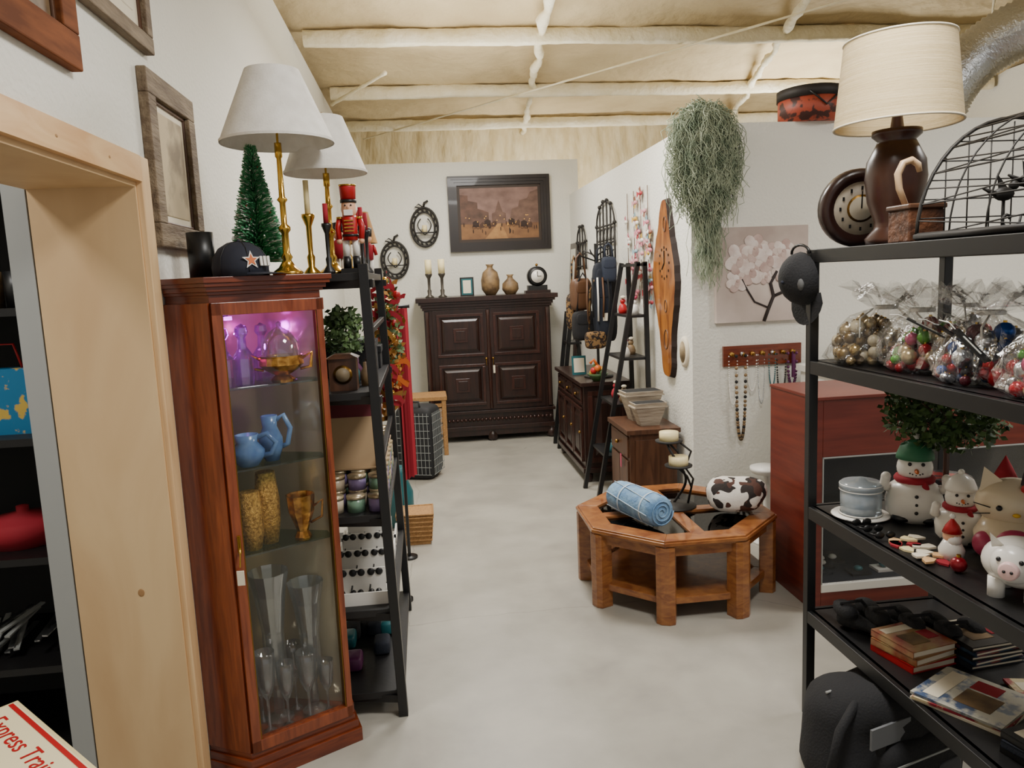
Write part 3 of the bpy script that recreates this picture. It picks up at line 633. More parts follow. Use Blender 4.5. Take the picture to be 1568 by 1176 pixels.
# ================================================================= PARTITION WALL items
b=B('leaning_mirror');b.M=Matrix.Translation((1.48,0,.03))@Matrix.Rotation(.06,4,'Y')
b.box(0,.03,7.85,8.2,0,1.95,mArm);b.box(-.004,0,7.9,8.15,.06,1.89,mMirror);b.done(.003)
def gate(name,y0,y1,z0,z1,nb):
    b=B(name);x=XP-.02;r=.008;cy=(y0+y1)/2;zs=z0+(z1-z0)*.62
    for i in range(nb):
        yy=y0+(y1-y0)*i/(nb-1);t=(yy-cy)/((y1-y0)/2);zt=zs+(z1-zs)*math.sqrt(max(0,1-t*t)) 
        b.tube([(x,yy,z0),(x,yy,zt)],r,mIron,6);b.ball((x,yy,zt+.01),.018,mIron,8)
    for z in(z0+.03,z0+(z1-z0)*.35,zs): b.tube([(x,y0,z),(x,y1,z)],r,mIron,6)
    b.tube([(x,cy+(y1-y0)/2*math.cos(a),zs+(z1-zs)*math.sin(a)) for a in [pi*i/16 for i in range(17)]],r,mIron,6)
    for i in range(nb-1):
        yy=y0+(y1-y0)*(i+.5)/(nb-1);rr=(y1-y0)/(nb-1)*.4
        b.tube([(x,yy+rr*math.cos(a),z0+(z1-z0)*.48+rr*math.sin(a)) for a in [2*pi*i2/12 for i2 in range(12)]],r*.7,mIron,5,closed=True)
    b.tube([(x,cy,zs),(XP,cy,zs)],.006,mIron,4);b.done()
gate('iron_gate_wall_decor',7.45,7.85,1.7,2.12,4);gate('iron_gate_wall_decor',6.3,6.95,1.72,2.26,6)
b=B('painted_bird_wall_hanging');random.seed(11)
bc=[M('hang_red','#a8323c',.5),M('hang_pink','#c87a88',.5),mWhite,M('skyb','#8fb0bc',.5),M('hang_brn','#8a5a48',.5),M('yel','#c8a24a',.5),mWhite,M('pk2','#d0949c',.5),mWhite]
for k in range(44):
    cy=random.uniform(5.25,5.95);cz=1.42+random.random()*.8
    m=random.choice(bc);b.sup((XP-.02,cy,cz),(.012,.03,.016),m,seg=10,rings=6)
    for s in(-1,1): b.add([(XP-.02,cy-.02,cz),(XP-.03,cy-.03,cz+s*.05),(XP-.02,cy+.05,cz+s*.035),(XP-.02,cy+.02,cz)],[(0,1,2,3)],random.choice(bc))
    b.add([(XP-.02,cy+.03,cz),(XP-.03,cy+.07,cz+.02),(XP-.03,cy+.07,cz-.03)],[(0,1,2)],m)
for k in range(4): b.tube([(XP-.012,5.38+.18*k,1.45),(XP-.012,5.38+.18*k,2.25)],.003,mBrn,4)
b.done()
b=B('live_edge_slab_clock');pts=[]
for i in range(72):
    a=2*pi*i/72;s_=math.sin(a)
    wd=.175+.035*math.cos(s_*pi*1.1)+.03*math.sin(s_*4.2+.6)+.012*noise.noise(Vector((math.cos(a)*2,s_*9,2)))
    pts.append((4.95+wd*math.copysign(abs(math.cos(a))**.55,math.cos(a))+.03*math.sin(s_*2+1),1.53+.575*s_*(1+.02*noise.noise(Vector((a*3,1,1))))))
n_=len(pts);vs=[(XP-.035,p[0],p[1]) for p in pts]+[(XP,4.95+(p[0]-4.95)*1.1,1.53+(p[1]-1.53)*1.02) for p in pts]
b.add(vs[:n_],[tuple(range(n_))],mSlab);b.add(vs,[(i,(i+1)%n_,n_+(i+1)%n_,n_+i) for i in range(n_)],M('bark','#20110a',.8))
for cz,rz_ in((1.95,.03),(1.2,.04),(1.42,.025)): b.tube([(XP-.036,4.93+rz_*math.cos(a),cz+rz_*1.6*math.sin(a)) for a in [2*pi*i/14 for i in range(14)]],.004,mBrn,5,closed=True)
for k in range(12):
    a=2*pi*k/12;b.box(XP-.039,XP-.035,4.95+.1*math.cos(a)-.005,4.95+.1*math.cos(a)+.005,1.7+.1*math.sin(a)-.008,1.7+.1*math.sin(a)+.008,mBlk)
b.box(XP-.04,XP-.036,4.946,4.954,1.7,1.78,mBlk);b.beam((XP-.038,4.95,1.7),(XP-.038,5.0,1.66),.004,.008,mBlk);b.done()
b=B('oval_wall_plaque');T=Tr(XP,4.66,1.14,0,0,-pi/2);b.lathe([(.075,0),(.075,.012),(.06,.018)],mPaper,T=T,seg=28,sx=1.3);b.lathe([(.052,.018),(.052,.02)],mSketch,T=T,seg=28,sx=1.3);b.done()
cu=bpy.data.curves.new('hanging_moss_plant','CURVE');cu.dimensions='3D';cu.bevel_depth=.0019;cu.bevel_resolution=0
random.seed(5)
for i in range(1600):
    npt=14;r=math.sqrt(random.random());a=random.uniform(0,2*pi)
    ox,oy=.10*r*math.cos(a),.06*r*math.sin(a)
    top=Vector((1.655+ox,4.43+oy,2.62+random.uniform(-.08,.0)-.06*r))
    q_=i%6
    if q_==0: L_=random.uniform(.7,.98);sp_=.22;top.x=1.68+.05*random.uniform(-1,1)
    elif q_<3: L_=random.uniform(.45,.62);sp_=1.0
    else: L_=random.uniform(.25,.5);sp_=1.4
    sp=cu.splines.new('POLY');sp.points.add(npt-1);sd=random.random()*50
    ang=random.uniform(0,2*pi)
    for q in range(npt):
        t=q/(npt-1);o_=.10*sp_*math.sin(min(t*1.35,1)*pi*.62)
        p=top+Vector((o_*math.cos(ang),-abs(o_*.55*math.sin(ang)),-L_*t+.05*math.sin(min(t*6,pi))))
        p+=Vector((noise.noise(Vector((sd,t*5,0))),-abs(noise.noise(Vector((sd,t*5,9))))*.6,.6*noise.noise(Vector((sd,t*6,4)))))*.08
        p+=Vector((math.cos(t*22+sd),math.sin(t*22+sd),0))*.008
        if p.x>XP-.012 and p.z<2.52: p.y=min(p.y,YP-.012)
        sp.points[q].co=(p.x,p.y,p.z,1)
cu.materials.append(mMoss);o=bpy.data.objects.new('hanging_moss_plant',cu);COL.objects.link(o)
# ================================================================= FRONT WALL items
def cv(n,c,c2,ns=3): return M(n,c,.7,col2=c2,ns=ns)
b=B('magnolia_canvas');x0,x1,z0,z1=1.76,2.34,1.32,1.89;y=YP
b.box(x0,x1,y-.035,y,z0,z1,cv('canvas','#a8978e','#cdbfb6',2.5))
mBr=M('branch','#2c2220',.7);yy=y-.037
for pts,r in (([(2.06,1.32),(2.09,1.40),(2.12,1.47),(2.10,1.55),(2.14,1.62)],.011),([(2.12,1.47),(2.2,1.50),(2.26,1.49),(2.335,1.52)],.010),([(2.09,1.40),(2.0,1.44),(1.95,1.52),(1.92,1.58)],.006),([(2.2,1.50),(2.24,1.58),(2.25,1.64)],.005)):
    b.tube([(p[0],yy,p[1]) for p in pts],r,mBr,6)
random.seed(9);pm=[M('petal1','#cdbab2',.7,col2='#ddd2cb',ns=14),M('petal2','#b0958e',.7,col2='#c8b2aa',ns=14),M('petal3','#e0d6d0',.7,col2='#c6b2ab',ns=14)]
for cx,cz,sc_ in((1.90,1.70,1.3),(2.0,1.76,1.2),(1.98,1.63,1.25),(2.09,1.70,1.3),(2.18,1.74,1.0),(1.89,1.57,1.0),(2.17,1.62,.9),(2.07,1.59,.7),(2.25,1.66,.6)):
    for ring_,(nr,rr,sz) in enumerate(((6,.036,.040),(4,.015,.028))):
        for q in range(nr):
            a=q*2*pi/nr+random.random()*.5;T=Matrix.Translation((cx+rr*sc_*math.cos(a),yy-.002*ring_-.0006*q,cz+rr*sc_*math.sin(a)))@Matrix.Rotation(-a+random.uniform(-.3,.3),4,'Y')
            b.sup((0,0,0),(sz*sc_,.002,sz*sc_*.72),pm[(q+ring_)%3],.9,seg=12,rings=6,T=T)
    b.sup((cx,yy-.006,cz),(.009,.002,.009),pm[1],seg=8,rings=6)
b.done()
b=B('jewelry_rack');b.box(1.81,2.31,YP-.02,YP,1.05,1.175,mCherry2);random.seed(2)
for k in range(7):
    x=1.86+.065*k;b.tube([(x,YP-.02,1.125),(x,YP-.05,1.115),(x,YP-.055,1.135)],.006,mBrassD,5);b.ball((x,YP-.025,1.125),.014,[mGold,mSilver,mGoldS][k%3],8)
for k,(x,l,m,r) in enumerate(((1.91,.52,mStone,.011),(1.98,.22,mWhite,.005),(2.04,.3,mSilver,.004),(2.11,.2,mTeal,.005),(2.17,.24,mBlk,.006),(2.24,.2,mPlum,.01),(1.86,.3,mWhite,.004))):
    n_=int(l/r*1.1);w=.02+.01*random.random()
    for i in range(n_):
        t=i/(n_-1);z=1.115-l*math.sin(t*pi)**.7;xx=x+w*math.cos(t*pi);b.ball((xx,YP-.045,z),r,mDark if (k==0 and i%3==0) else m,6)
b.cyl((2.25,YP-.04,.965),.012,.16,mPlum,8);b.done()
b=B('hat_box');b.lathe([(.19,0),(.19,.17)],mHat,(2.42,4.64,2.5),36);b.lathe([(.197,.14),(.197,.20),(.18,.205)],M('hatlid','#1b1512',.6),(2.42,4.64,2.5),36);b.tube([(2.42-.1,4.45,2.66),(2.42,4.44,2.58),(2.52,4.45,2.66)],.006,mBlk);b.done()
# ================================================================= dark chest, ladder shelf etc.
b=B('dark_sideboard');x0,x1,y0,y1=1.20,1.59,5.85,7.0
b.box(x0+.01,x1,y0+.02,y1-.02,.10,.78,mArm);b.box(x0-.02,x1,y0-.02,y1+.02,.78,.81,mArm);b.box(x0-.01,x1,y0,y1,.08,.12,mArm)
for y in(y0+.05,y1-.05):
    for x in(x0+.04,x1-.05): b.lathe([(.02,0),(.035,.03),(.035,.06),(.02,.08)],mArm,(x,y,0),12)
b.M=Matrix.Translation((x0+.01,0,0))@Matrix.Rotation(-pi/2,4,'Z')
for k in range(3):
    q0=-(y1-.06-.35*k);rp(b,q0,q0+.32,.16,.60,0,mArmL,mArm,.03,.02);rp(b,q0,q0+.32,.63,.76,0,mArmL,mArm,.015,.015);b.ball((q0+.16,-.025,.695),.012,mBrassD,8);b.ball((q0+.29,-.025,.4),.012,mBrassD,8)
b.M=Matrix();rp(b,x0+.04,x1-.03,.16,.74,y0+.02,mArmL,mArm,.04,.012);b.done(.003)
b=B('black_ladder_shelf')
for y in(5.28,5.72):
    b.beam((1.17,y,0),(1.50,y,1.72),.03,.03,mBlk);b.beam((1.57,y,0),(1.55,y,1.72),.03,.03,mBlk);b.beam((1.49,y,1.70),(1.56,y,1.70),.03,.02,mBlk)
for z in(.35,.72,1.05,1.35): b.box(1.17+.33*z/1.72,1.56,5.28,5.72,z-.018,z,mBlkW)
b.box(1.49,1.56,5.28,5.72,1.69,1.71,mBlkW);b.done()
b=B('figurine_set')
for x,y,z,m in((1.50,5.38,1.35,mWhite),(1.47,5.6,1.35,mRed),(1.42,5.36,1.05,mWhite),(1.50,5.5,1.05,mStone),(1.40,5.36,.72,mStone),(1.4,5.6,.72,mRedF),(1.32,5.4,.35,mTeal),(1.42,5.42,.35,mWhite)):
    b.lathe([(.03,0),(.035,.03),(.025,.06),(.012,.075)],m,(x,y,z),12);b.ball((x,y,z+.09),.02,m,10);b.sup((x,y-.01,z+.12),(.02,.02,.012),mPaper if m is not mWhite else mPink,seg=8,rings=6)
b.done()
def purse(b,x,y,z,w,h,d,m,hl=.15,rz=0):
    T=Tr(x,y,z,rz);b.sup((0,0,h/2),(w/2,d/2,h/2),m,.5,.45,20,10,T);b.tube([T@Vector((-w*.3,0,h*.9)),T@Vector((-w*.2,0,h+hl*.8)),T@Vector((0,0,h+hl)),T@Vector((w*.2,0,h+hl*.8)),T@Vector((w*.3,0,h*.9))],.008,m,6);b.sup((0,-d*.42,h*.72),(w*.42,d*.12,h*.2),m,.5,.5,14,8,T)
b=B('purse_display_rack')
b.cyl((1.40,6.15,.81),.12,.015,mBlk,20);b.cyl((1.40,6.15,.81),.012,1.08,mBlk,8)
for a in range(6):
    b.tube([(1.40,6.15,1.75+.02*(a%3)),(1.40+.13*math.cos(a*1.05),6.15+.13*math.sin(a*1.05),1.80+.02*(a%3)),(1.40+.15*math.cos(a*1.05),6.15+.15*math.sin(a*1.05),1.84)],.006,mBlk,6)
purse(b,1.27,6.15,1.36,.18,.26,.1,mTan,.2,.4);purse(b,1.28,6.1,1.12,.20,.24,.1,mBlkF,.3,.2);purse(b,1.41,6.0,1.14,.15,.60,.1,mNavy,.12,.15);purse(b,1.34,5.97,1.06,.17,.14,.08,mLeop,.4,.1)
purse(b,1.48,6.1,1.1,.14,.6,.1,mBlkF,.2,.3);purse(b,1.25,6.3,1.2,.2,.3,.1,mLeop,.3,.9);purse(b,1.46,5.96,1.58,.12,.2,.08,M('denim','#222a3a',.8),.1,0)
for i in range(5): b.tube([(1.28+.04*i,5.93,1.62),(1.27+.045*i,5.92,1.45),(1.28+.04*i,5.93,1.28+.03*(i%2))],.008,[mTan,mBlkF,mWhiteP,mTan,mBlkF][i],5)
b.box(1.40,1.45,5.944,5.947,1.28,1.34,mPaper);b.done()
b=B('black_coat_stand');b.beam((1.22,7.15,0),(1.38,7.15,1.3),.035,.035,mBlk);b.beam((1.55,7.15,0),(1.40,7.15,1.3),.03,.03,mBlk);b.box(1.27,1.5,7.1,7.35,.5,.52,mBlk);b.beam((1.22,7.38,0),(1.38,7.38,1.3),.035,.035,mBlk);b.box(1.33,1.46,7.1,7.4,1.0,1.02,mBlk);b.done()
b=B('small_teal_frame');b.M=Tr(1.28,6.35,.81,0,-.12);b.box(-.06,.06,0,.012,.0,.16,mTeal);b.box(-.045,.045,-.003,0,.02,.14,mPaper);b.box(-.01,.01,.012,.05,0,.08,mTeal);b.done()
b=B('ceramic_fruit_bowl');b.lathe([(.04,0),(.07,.04),(.085,.06),(.075,.06),(.04,.02)],M('greenbowl','#3f5a32',.3),(1.34,5.92,.81),18)
for k in range(8): b.ball((1.34+.04*math.cos(k*.9),5.92+.04*math.sin(k*.9),.875+.02*(k%3)),.028,[mRed,mOrange,mLeaf,M('y2','#c8962e',.4)][k%4],10)
b.tube([(1.34,5.92,.93),(1.31,5.92,.98),(1.28,5.92,.95)],.012,mOrange,6);b.done()
b=B('wooden_nightstand');x0,x1,y0,y1=1.25,1.585,4.70,5.2
b.box(x0+.015,x1-.01,y0+.015,y1-.015,.05,.62,mBrn);b.box(x0-.01,x1+.01,y0-.01,y1+.01,.62,.65,mBrn);b.box(x0+.005,x1,y0+.005,y1-.005,0,.06,mBrn)
b.M=Matrix.Translation((x0+.015,0,0))@Matrix.Rotation(-pi/2,4,'Z');q0=-(y1-.04)
b.box(q0,q0+.42,-.012,0,.46,.60,mBrn);b.box(q0,q0+.205,-.012,0,.09,.44,mBrn);b.box(q0+.215,q0+.42,-.012,0,.09,.44,mBrn);b.ball((q0+.2,-.025,.53),.014,mBrassD,8);b.box(q0+.3,q0+.33,-.03,-.027,.38,.47,mPink)
b.M=Matrix();b.box(x0+.05,x1-.04,y0+.007,y0+.015,.1,.58,mBrn);b.done(.003)
def trough(b,x,y,z,w,d,h,rz):
    T=Tr(x,y,z,rz);P=lambda a,c:[(-a,-c),(a,-c),(a,c),(-a,c)]
    b.prism(P(w*.28,d*.35),0,h,mWash,T,P(w*.5,d*.5));b.prism(P(w*.46,d*.44),h,h+.001,mDark,T)
    b.prism(P(w*.52,d*.52),h-.03,h-.022,mWash,T)
b=B('whitewashed_planter');trough(b,1.44,5.06,.65,.27,.16,.20,.05);b.done()
b=B('whitewashed_planter');trough(b,1.43,4.86,.65,.22,.13,.15,.05);b.done()
# ================================================================= COFFEE TABLE
b=B('octagonal_coffee_table');cx,cy=1.24,3.79
def octp(r): return [(cx+r*math.cos(pi/8+k*pi/4),cy+r*math.sin(pi/8+k*pi/4)) for k in range(8)]
def ring(b,o,i,z0,z1,m):
    n=len(o)
    for k in range(n):
        j=(k+1)%n;b.prism([o[k],o[j],i[j],i[k]],z0,z1,m)
ring(b,octp(.51),octp(.40),.375,.41,mTab);ring(b,octp(.52),octp(.47),.385,.402,mTab);ring(b,octp(.485),octp(.455),.325,.375,mTab)
b.box(cx-.035,cx+.035,cy-.37,cy+.37,.382,.408,mTab);b.box(cx-.37,cx+.37,cy-.035,cy+.035,.382,.4085,mTab)
b.prism(octp(.405),.390,.396,mSmoke)
ring(b,octp(.475),octp(.405),.085,.12,mTab);b.prism(octp(.435),.09,.105,mTab)
for k in range(8):
    a=pi/8+k*pi/4;T=Tr(cx+.467*math.cos(a),cy+.467*math.sin(a),0,a)
    b.prism([(-.035,-.045),(.03,-.045),(.045,-.02),(.045,.02),(.03,.045),(-.035,.045)],0,.378,mTab,T)
b.done(.006)
ZC=.41
b=B('rolled_blanket');ax=Vector((.955,3.86,ZC+.082));bx_=Vector((1.09,3.50,ZC+.082));d=(bx_-ax).normalized()
L0=(bx_-ax).length
prof=[(0,.05),(.01,.07),(.03,.078),(.1,.080),(.2,.077),(.3,.081),(.4,.078),(.425,.07),(.43,.04)]
T=Matrix.Translation(ax)@d.to_track_quat('Z','Y').to_matrix().to_4x4()
b.lathe([(r,z*L0/.43) for z,r in prof],mBlanket,T=T,seg=28)
mBW=M('blanket_w','#b4c6d4',.8)
b.tube([( (.010+.0098*t/pi)*math.cos(t),(.010+.0098*t/pi)*math.sin(t),L0+.003) for t in [i*.4 for i in range(48)]],.004,mBlanket,5,T=T)
for k in range(7):
    a=k*.9;b.tube([(.081*math.cos(a+z*1.5),.081*math.sin(a+z*1.5),z) for z in [L0*(.05+.9*i/8) for i in range(9)]],.0025,mBW,5,T=T)
for zz in(.12,.3): b.lathe([(.082,zz),(.0825,zz+.006),(.082,zz+.012)],mBW,T=T,seg=28,cap=False)
b.done()
b=B('iron_candle_holder');x,y=1.27,3.84
b.lathe([(.11,0),(.11,.006),(.02,.012)],mIron,(x,y,ZC),24)
b.tube([(x+.05*math.sin(t*5),y-.02+.05*math.cos(t*5),ZC+.005+.38*t) for t in [i/20 for i in range(21)]],.007,mIron,6)
for px,py,pz in((x-.03,y,.76),(x+.0,y-.06,.64)):
    b.lathe([(.02,-.012),(.07,0),(.072,.008)],mIron,(px,py,pz),20);b.cyl((px,py,pz+.004),.05,.05,mCream,24);b.tube([(px,py,pz-.01),(px+.05,py+.01,pz-.06),(px+.07,py,pz-.12)],.006,mIron,6)
b.tube([(x+.07,y,ZC+.01),(x+.1,y,.55),(x+.05,y-.02,.62),(x+.09,y,.70),(x+.02,y,.76)],.006,mIron,6);b.done()
b=B('cow_print_pillow');b.sup((1.535,3.68,ZC+.09),(.155,.12,.09),mCow,.85,.9,28,16,jit=.25);b.done()
# ================================================================= COUNTER
b=B('display_counter');x0,x1,y0,y1=1.77,3.6,3.30,3.78
b.box(x0,x0+.03,y0,y1,0,1.03,mMahog);b.box(x1-.03,x1,y0,y1,0,1.03,mMahog);b.box(x0+.03,x1-.03,y0,y0+.03,.76,1.03,mMahog)
b.box(x0-.005,x1,y0-.01,y1,1.03,1.045,mMahog);b.box(x0+.03,x1-.03,y0+.02,y1,0,.12,mMahog);b.box(x0+.03,x1-.03,y0-.003,y0+.02,.10,.14,mWhiteP);b.box(x0+.03,x1-.03,y0,y0+.02,0,.10,mMahog)
b.box(x0+.03,x1-.03,y1-.02,y1,.12,1.03,mNavy);b.box(x0+.03,x1-.03,y0+.005,y0+.01,.14,.76,mGlass);b.box(x0+.03,x1-.03,y0+.03,y1-.02,.12,.125,mNavy)
b.box(x0+.03,x0+.037,y0-.002,y0+.02,.14,.76,mGrey);b.box(x0+.03,x1-.03,y0-.002,y0+.02,.752,.76,mGrey);b.box(x0+.05,x1-.05,y0+.06,y1-.02,.44,.448,mShelfG)
b.done(.003)
b=B('white_desk_top');b.box(2.22,4.2,3.86,4.4,1.02,1.06,mWhiteP);b.box(2.24,2.28,3.88,4.38,0,1.02,mWhiteP);b.box(4.1,4.14,3.88,4.38,0,1.02,mWhiteP);b.done(.003)
b=B('counter_jewelry_display');random.seed(4)
for k in range(20):
    x=1.88+random.random()*1.2;y=3.42+random.random()*.2;z=.125 if k%2 else .448
    b.box(x-.05,x+.05,y-.04,y+.04,z,z+.012,random.choice([mWhiteP,mBlkF,mNavy]));b.sup((x,y,z+.025),(.022,.022,.013),random.choice([mSilver,mBrass,mTeal,mWhite]),seg=10,rings=6)
b.done()
b=B('white_side_stool');b.lathe([(.09,0),(.08,.01),(.025,.03),(.02,.41),(.09,.43),(.10,.45),(.10,.465)],mWhiteP,(1.985,4.28,0),28);b.done()
# ================================================================= RIGHT SHELF
b=B('black_shelving_unit');x0,x1,y0,y1=1.33,1.82,1.12,2.52
for x in(x0,x1):
    for y in(y0,y1): b.box(x-.016,x+.016,y-.016,y+.016,0,1.70,mBlk)
for z in(.41,.80,1.32,1.70):
    b.box(x0-.012,x1+.012,y0,y1,z-.03,z-.006,mBlkW)
    for x in(x0,x1): b.box(x-.015,x+.015,y0,y1,z-.045,z,mBlk)
    for y in(y0,y1): b.box(x0,x1,y-.015,y+.015,z-.045,z,mBlk)
    b.box(x0,x1,y0,y1,z-.008,z,mBlkW)
b.done(.002)
ZT=1.70
b=B('table_lamp');x,y=1.45,2.25
b.lathe([(.08,0),(.085,.02),(.06,.05),(.058,.07),(.08,.13),(.088,.20),(.083,.25),(.058,.30),(.053,.31),(.07,.325),(.07,.34),(.02,.345),(.015,.38)],M('lamp_wood','#2c1712',.3,col2='#432619',ns=10),(x,y,ZT),28)
for o_ in(0,.004): b.lathe([(.178-o_,.355),(.153-o_,.60)],mShadeB,(x,y,ZT),48,cap=False)
for r,z in((.178,.355),(.153,.60)): b.tube([(x+r*math.cos(a),y+r*math.sin(a),ZT+z) for a in [2*pi*i/48 for i in range(48)]],.0035,mPaper,6,closed=True)
b.cyl((x,y,ZT+.35),.005,.26,mBrass,8);b.ball((x,y,ZT+.615),.01,mBrass,8)
for k in range(3): b.tube([(x,y,ZT+.58),(x+.15*math.cos(k*2.1),y+.15*math.sin(k*2.1),ZT+.595)],.002,mBrass,4)
b.done()
b=B('round_wall_clock');T=Tr(1.455,2.45,ZT+.128,-.25,pi/2+.12)
b.lathe([(.128,-.03),(.128,0),(.12,.02),(.10,.025),(.085,.012)],M('clock_rim','#2a1612',.3),T=T,seg=36);b.lathe([(.088,.0),(.087,.013)],M('clockface','#a89c8c',.5,col2='#c8bca8',ns=14),T=T,seg=36);b.lathe([(.045,.013),(.045,.015)],mBrassD,T=T,seg=24);b.lathe([(.038,.015),(.038,.017)],mPaper,T=T,seg=24)
for k in range(12):
    a=k*pi/6;b.box(.066*math.cos(a)-.003,.066*math.cos(a)+.003,.066*math.sin(a)-.006,.066*math.sin(a)+.006,.013,.016,mBlk,T)
b.box(-.002,.002,0,.055,.017,.019,mBlk,T);b.done()
b=B('carved_wooden_box');b.box(1.345,1.45,2.02,2.12,ZT,ZT+.09,M('carved','#6a4128',.5,col2='#3a2014',ns=30,bump=.6,bs=50));b.box(1.34,1.455,2.015,2.125,ZT+.09,ZT+.105,mBrn);b.done(.004)
b=B('cane_handle');b.tube([(1.365,2.07,ZT+.105),(1.345,2.07,ZT+.15),(1.34,2.07,ZT+.19),(1.355,2.07,ZT+.22),(1.38,2.07,ZT+.228),(1.40,2.07,ZT+.215),(1.405,2.07,ZT+.195)],[.008,.009,.010,.010,.010,.009,.007],M('bone','#c8a680',.35),10);b.done()
b=B('wire_bird_basket');cx=1.615;ya,yb=1.46,1.98;HH=.31;WW=.275
def wa(y): return [(cx-WW*math.cos(a),y,ZT+.01+HH*math.sin(a)) for a in [pi*i/22 for i in range(23)]]
for y in(ya,yb): b.tube(wa(y),.005,mIron,6)
for y in(ya+.13,ya+.26,ya+.39): b.tube(wa(y),.0025,mIron,5)
for i in range(0,23,2):
    p=wa(ya)[i];b.tube([p,(p[0],yb,p[2])],.0025,mIron,5)
for i in range(0,22,2):
    p=wa(ya)[i];q=wa(yb)[i+1];b.tube([p,q],.002,mIron,5)
    p=wa(ya)[i+1];q=wa(yb)[i];b.tube([p,q],.002,mIron,5)
for k in range(1,8): 
    x=cx-.26+.065*k;hh=HH*math.sqrt(max(0,1-((x-cx)/WW)**2));b.tube([(x,yb,ZT+.01),(x,yb,ZT+hh)],.002,mIron,5)
for k in range(1,6):
    z=.05*k;ww=WW*math.sqrt(max(0,1-(z/HH)**2));b.tube([(cx-ww,yb,ZT+.01+z),(cx+ww,yb,ZT+.01+z)],.002,mIron,5)
for k in range(10): b.tube([(cx-WW,ya+(yb-ya)*k/9,ZT+.008),(cx+WW-.07,ya+(yb-ya)*k/9,ZT+.008)],.005,mIron,5)
b.tube([(cx-WW,ya,ZT+.012),(cx+WW,ya,ZT+.012),(cx+WW,yb,ZT+.012),(cx-WW,yb,ZT+.012)],.01,mIron,6,closed=True)
for k in range(7):
    x=cx-.2+.065*k;z=ZT+.07+.03*(k%3);yy=ya+.3
    b.sup((x,yy,z+.03),(.028,.014,.017),mIron,seg=10,rings=6);b.ball((x+.026,yy,z+.05),.012,mIron,8);b.tube([(x+.036,yy,z+.05),(x+.05,yy,z+.048)],.003,mIron,4);b.tube([(x-.02,yy,z+.03),(x-.055,yy,z+.045)],[.008,.003],mIron,5);b.tube([(x,yy,z+.02),(x,yy,ZT+.01)],.004,mIron,4)
    b.add([(x-.015,yy,z+.04),(x+.01,yy,z+.045),(x-.02,yy,z+.08)],[(0,1,2)],mIron)
    b.tube([(x+.03*math.cos(t)*t/6,yy-.02,ZT+.04+.03*math.sin(t)*t/6) for t in [i*.5 for i in range(14)]],.004,mIron,4)
b.done()
b=B('hanging_baseball_cap');T=Tr(1.275,2.535,1.60,.15,0,-.12)
vs=[];fs=[];sg=20;rg=8
for j in range(rg+1):
    ph=pi/2*j/rg
    for i in range(sg):
        a=2*pi*i/sg;vs.append((-.08*math.sin(ph)+.03,.085*math.cos(ph)*math.cos(a)*(1 if j<rg else .01),.092*math.cos(ph)*math.sin(a)*(1 if j<rg else .01)))
for j in range(rg):
    for i in range(sg):
        k=(i+1)%sg;fs.append((j*sg+i,j*sg+k,(j+1)*sg+k,(j+1)*sg+i))
b.add(vs,fs,mBlkF,True,T)
bv=[];
for i in range(13):
    a=-pi/2-1.0+2.0*i/12
    for r,xx in((1.0,.03),(1.0+.75*math.sin(pi*i/12)**.5,.045-.03*math.cos((i-6)*.25))): bv.append((xx,.085*r*math.cos(a),.092*r*math.sin(a)))
b.add(bv,[(2*i,2*i+1,2*i+3,2*i+2) for i in range(12)],mBlkF,True,T)
b.tube([T@Vector((.03,.05*math.cos(a),.085+.03*math.sin(a))) for a in [pi*i/8 for i in range(9)]],.005,mBlk,6);b.ball(T@Vector((-.052,0,0)),.006,mBlkCap,8)
b.sup((-.02,-.05,-.01),(.012,.02,.025),M('patch','#5a5a5a',.8),seg=10,rings=6,T=T);b.done()
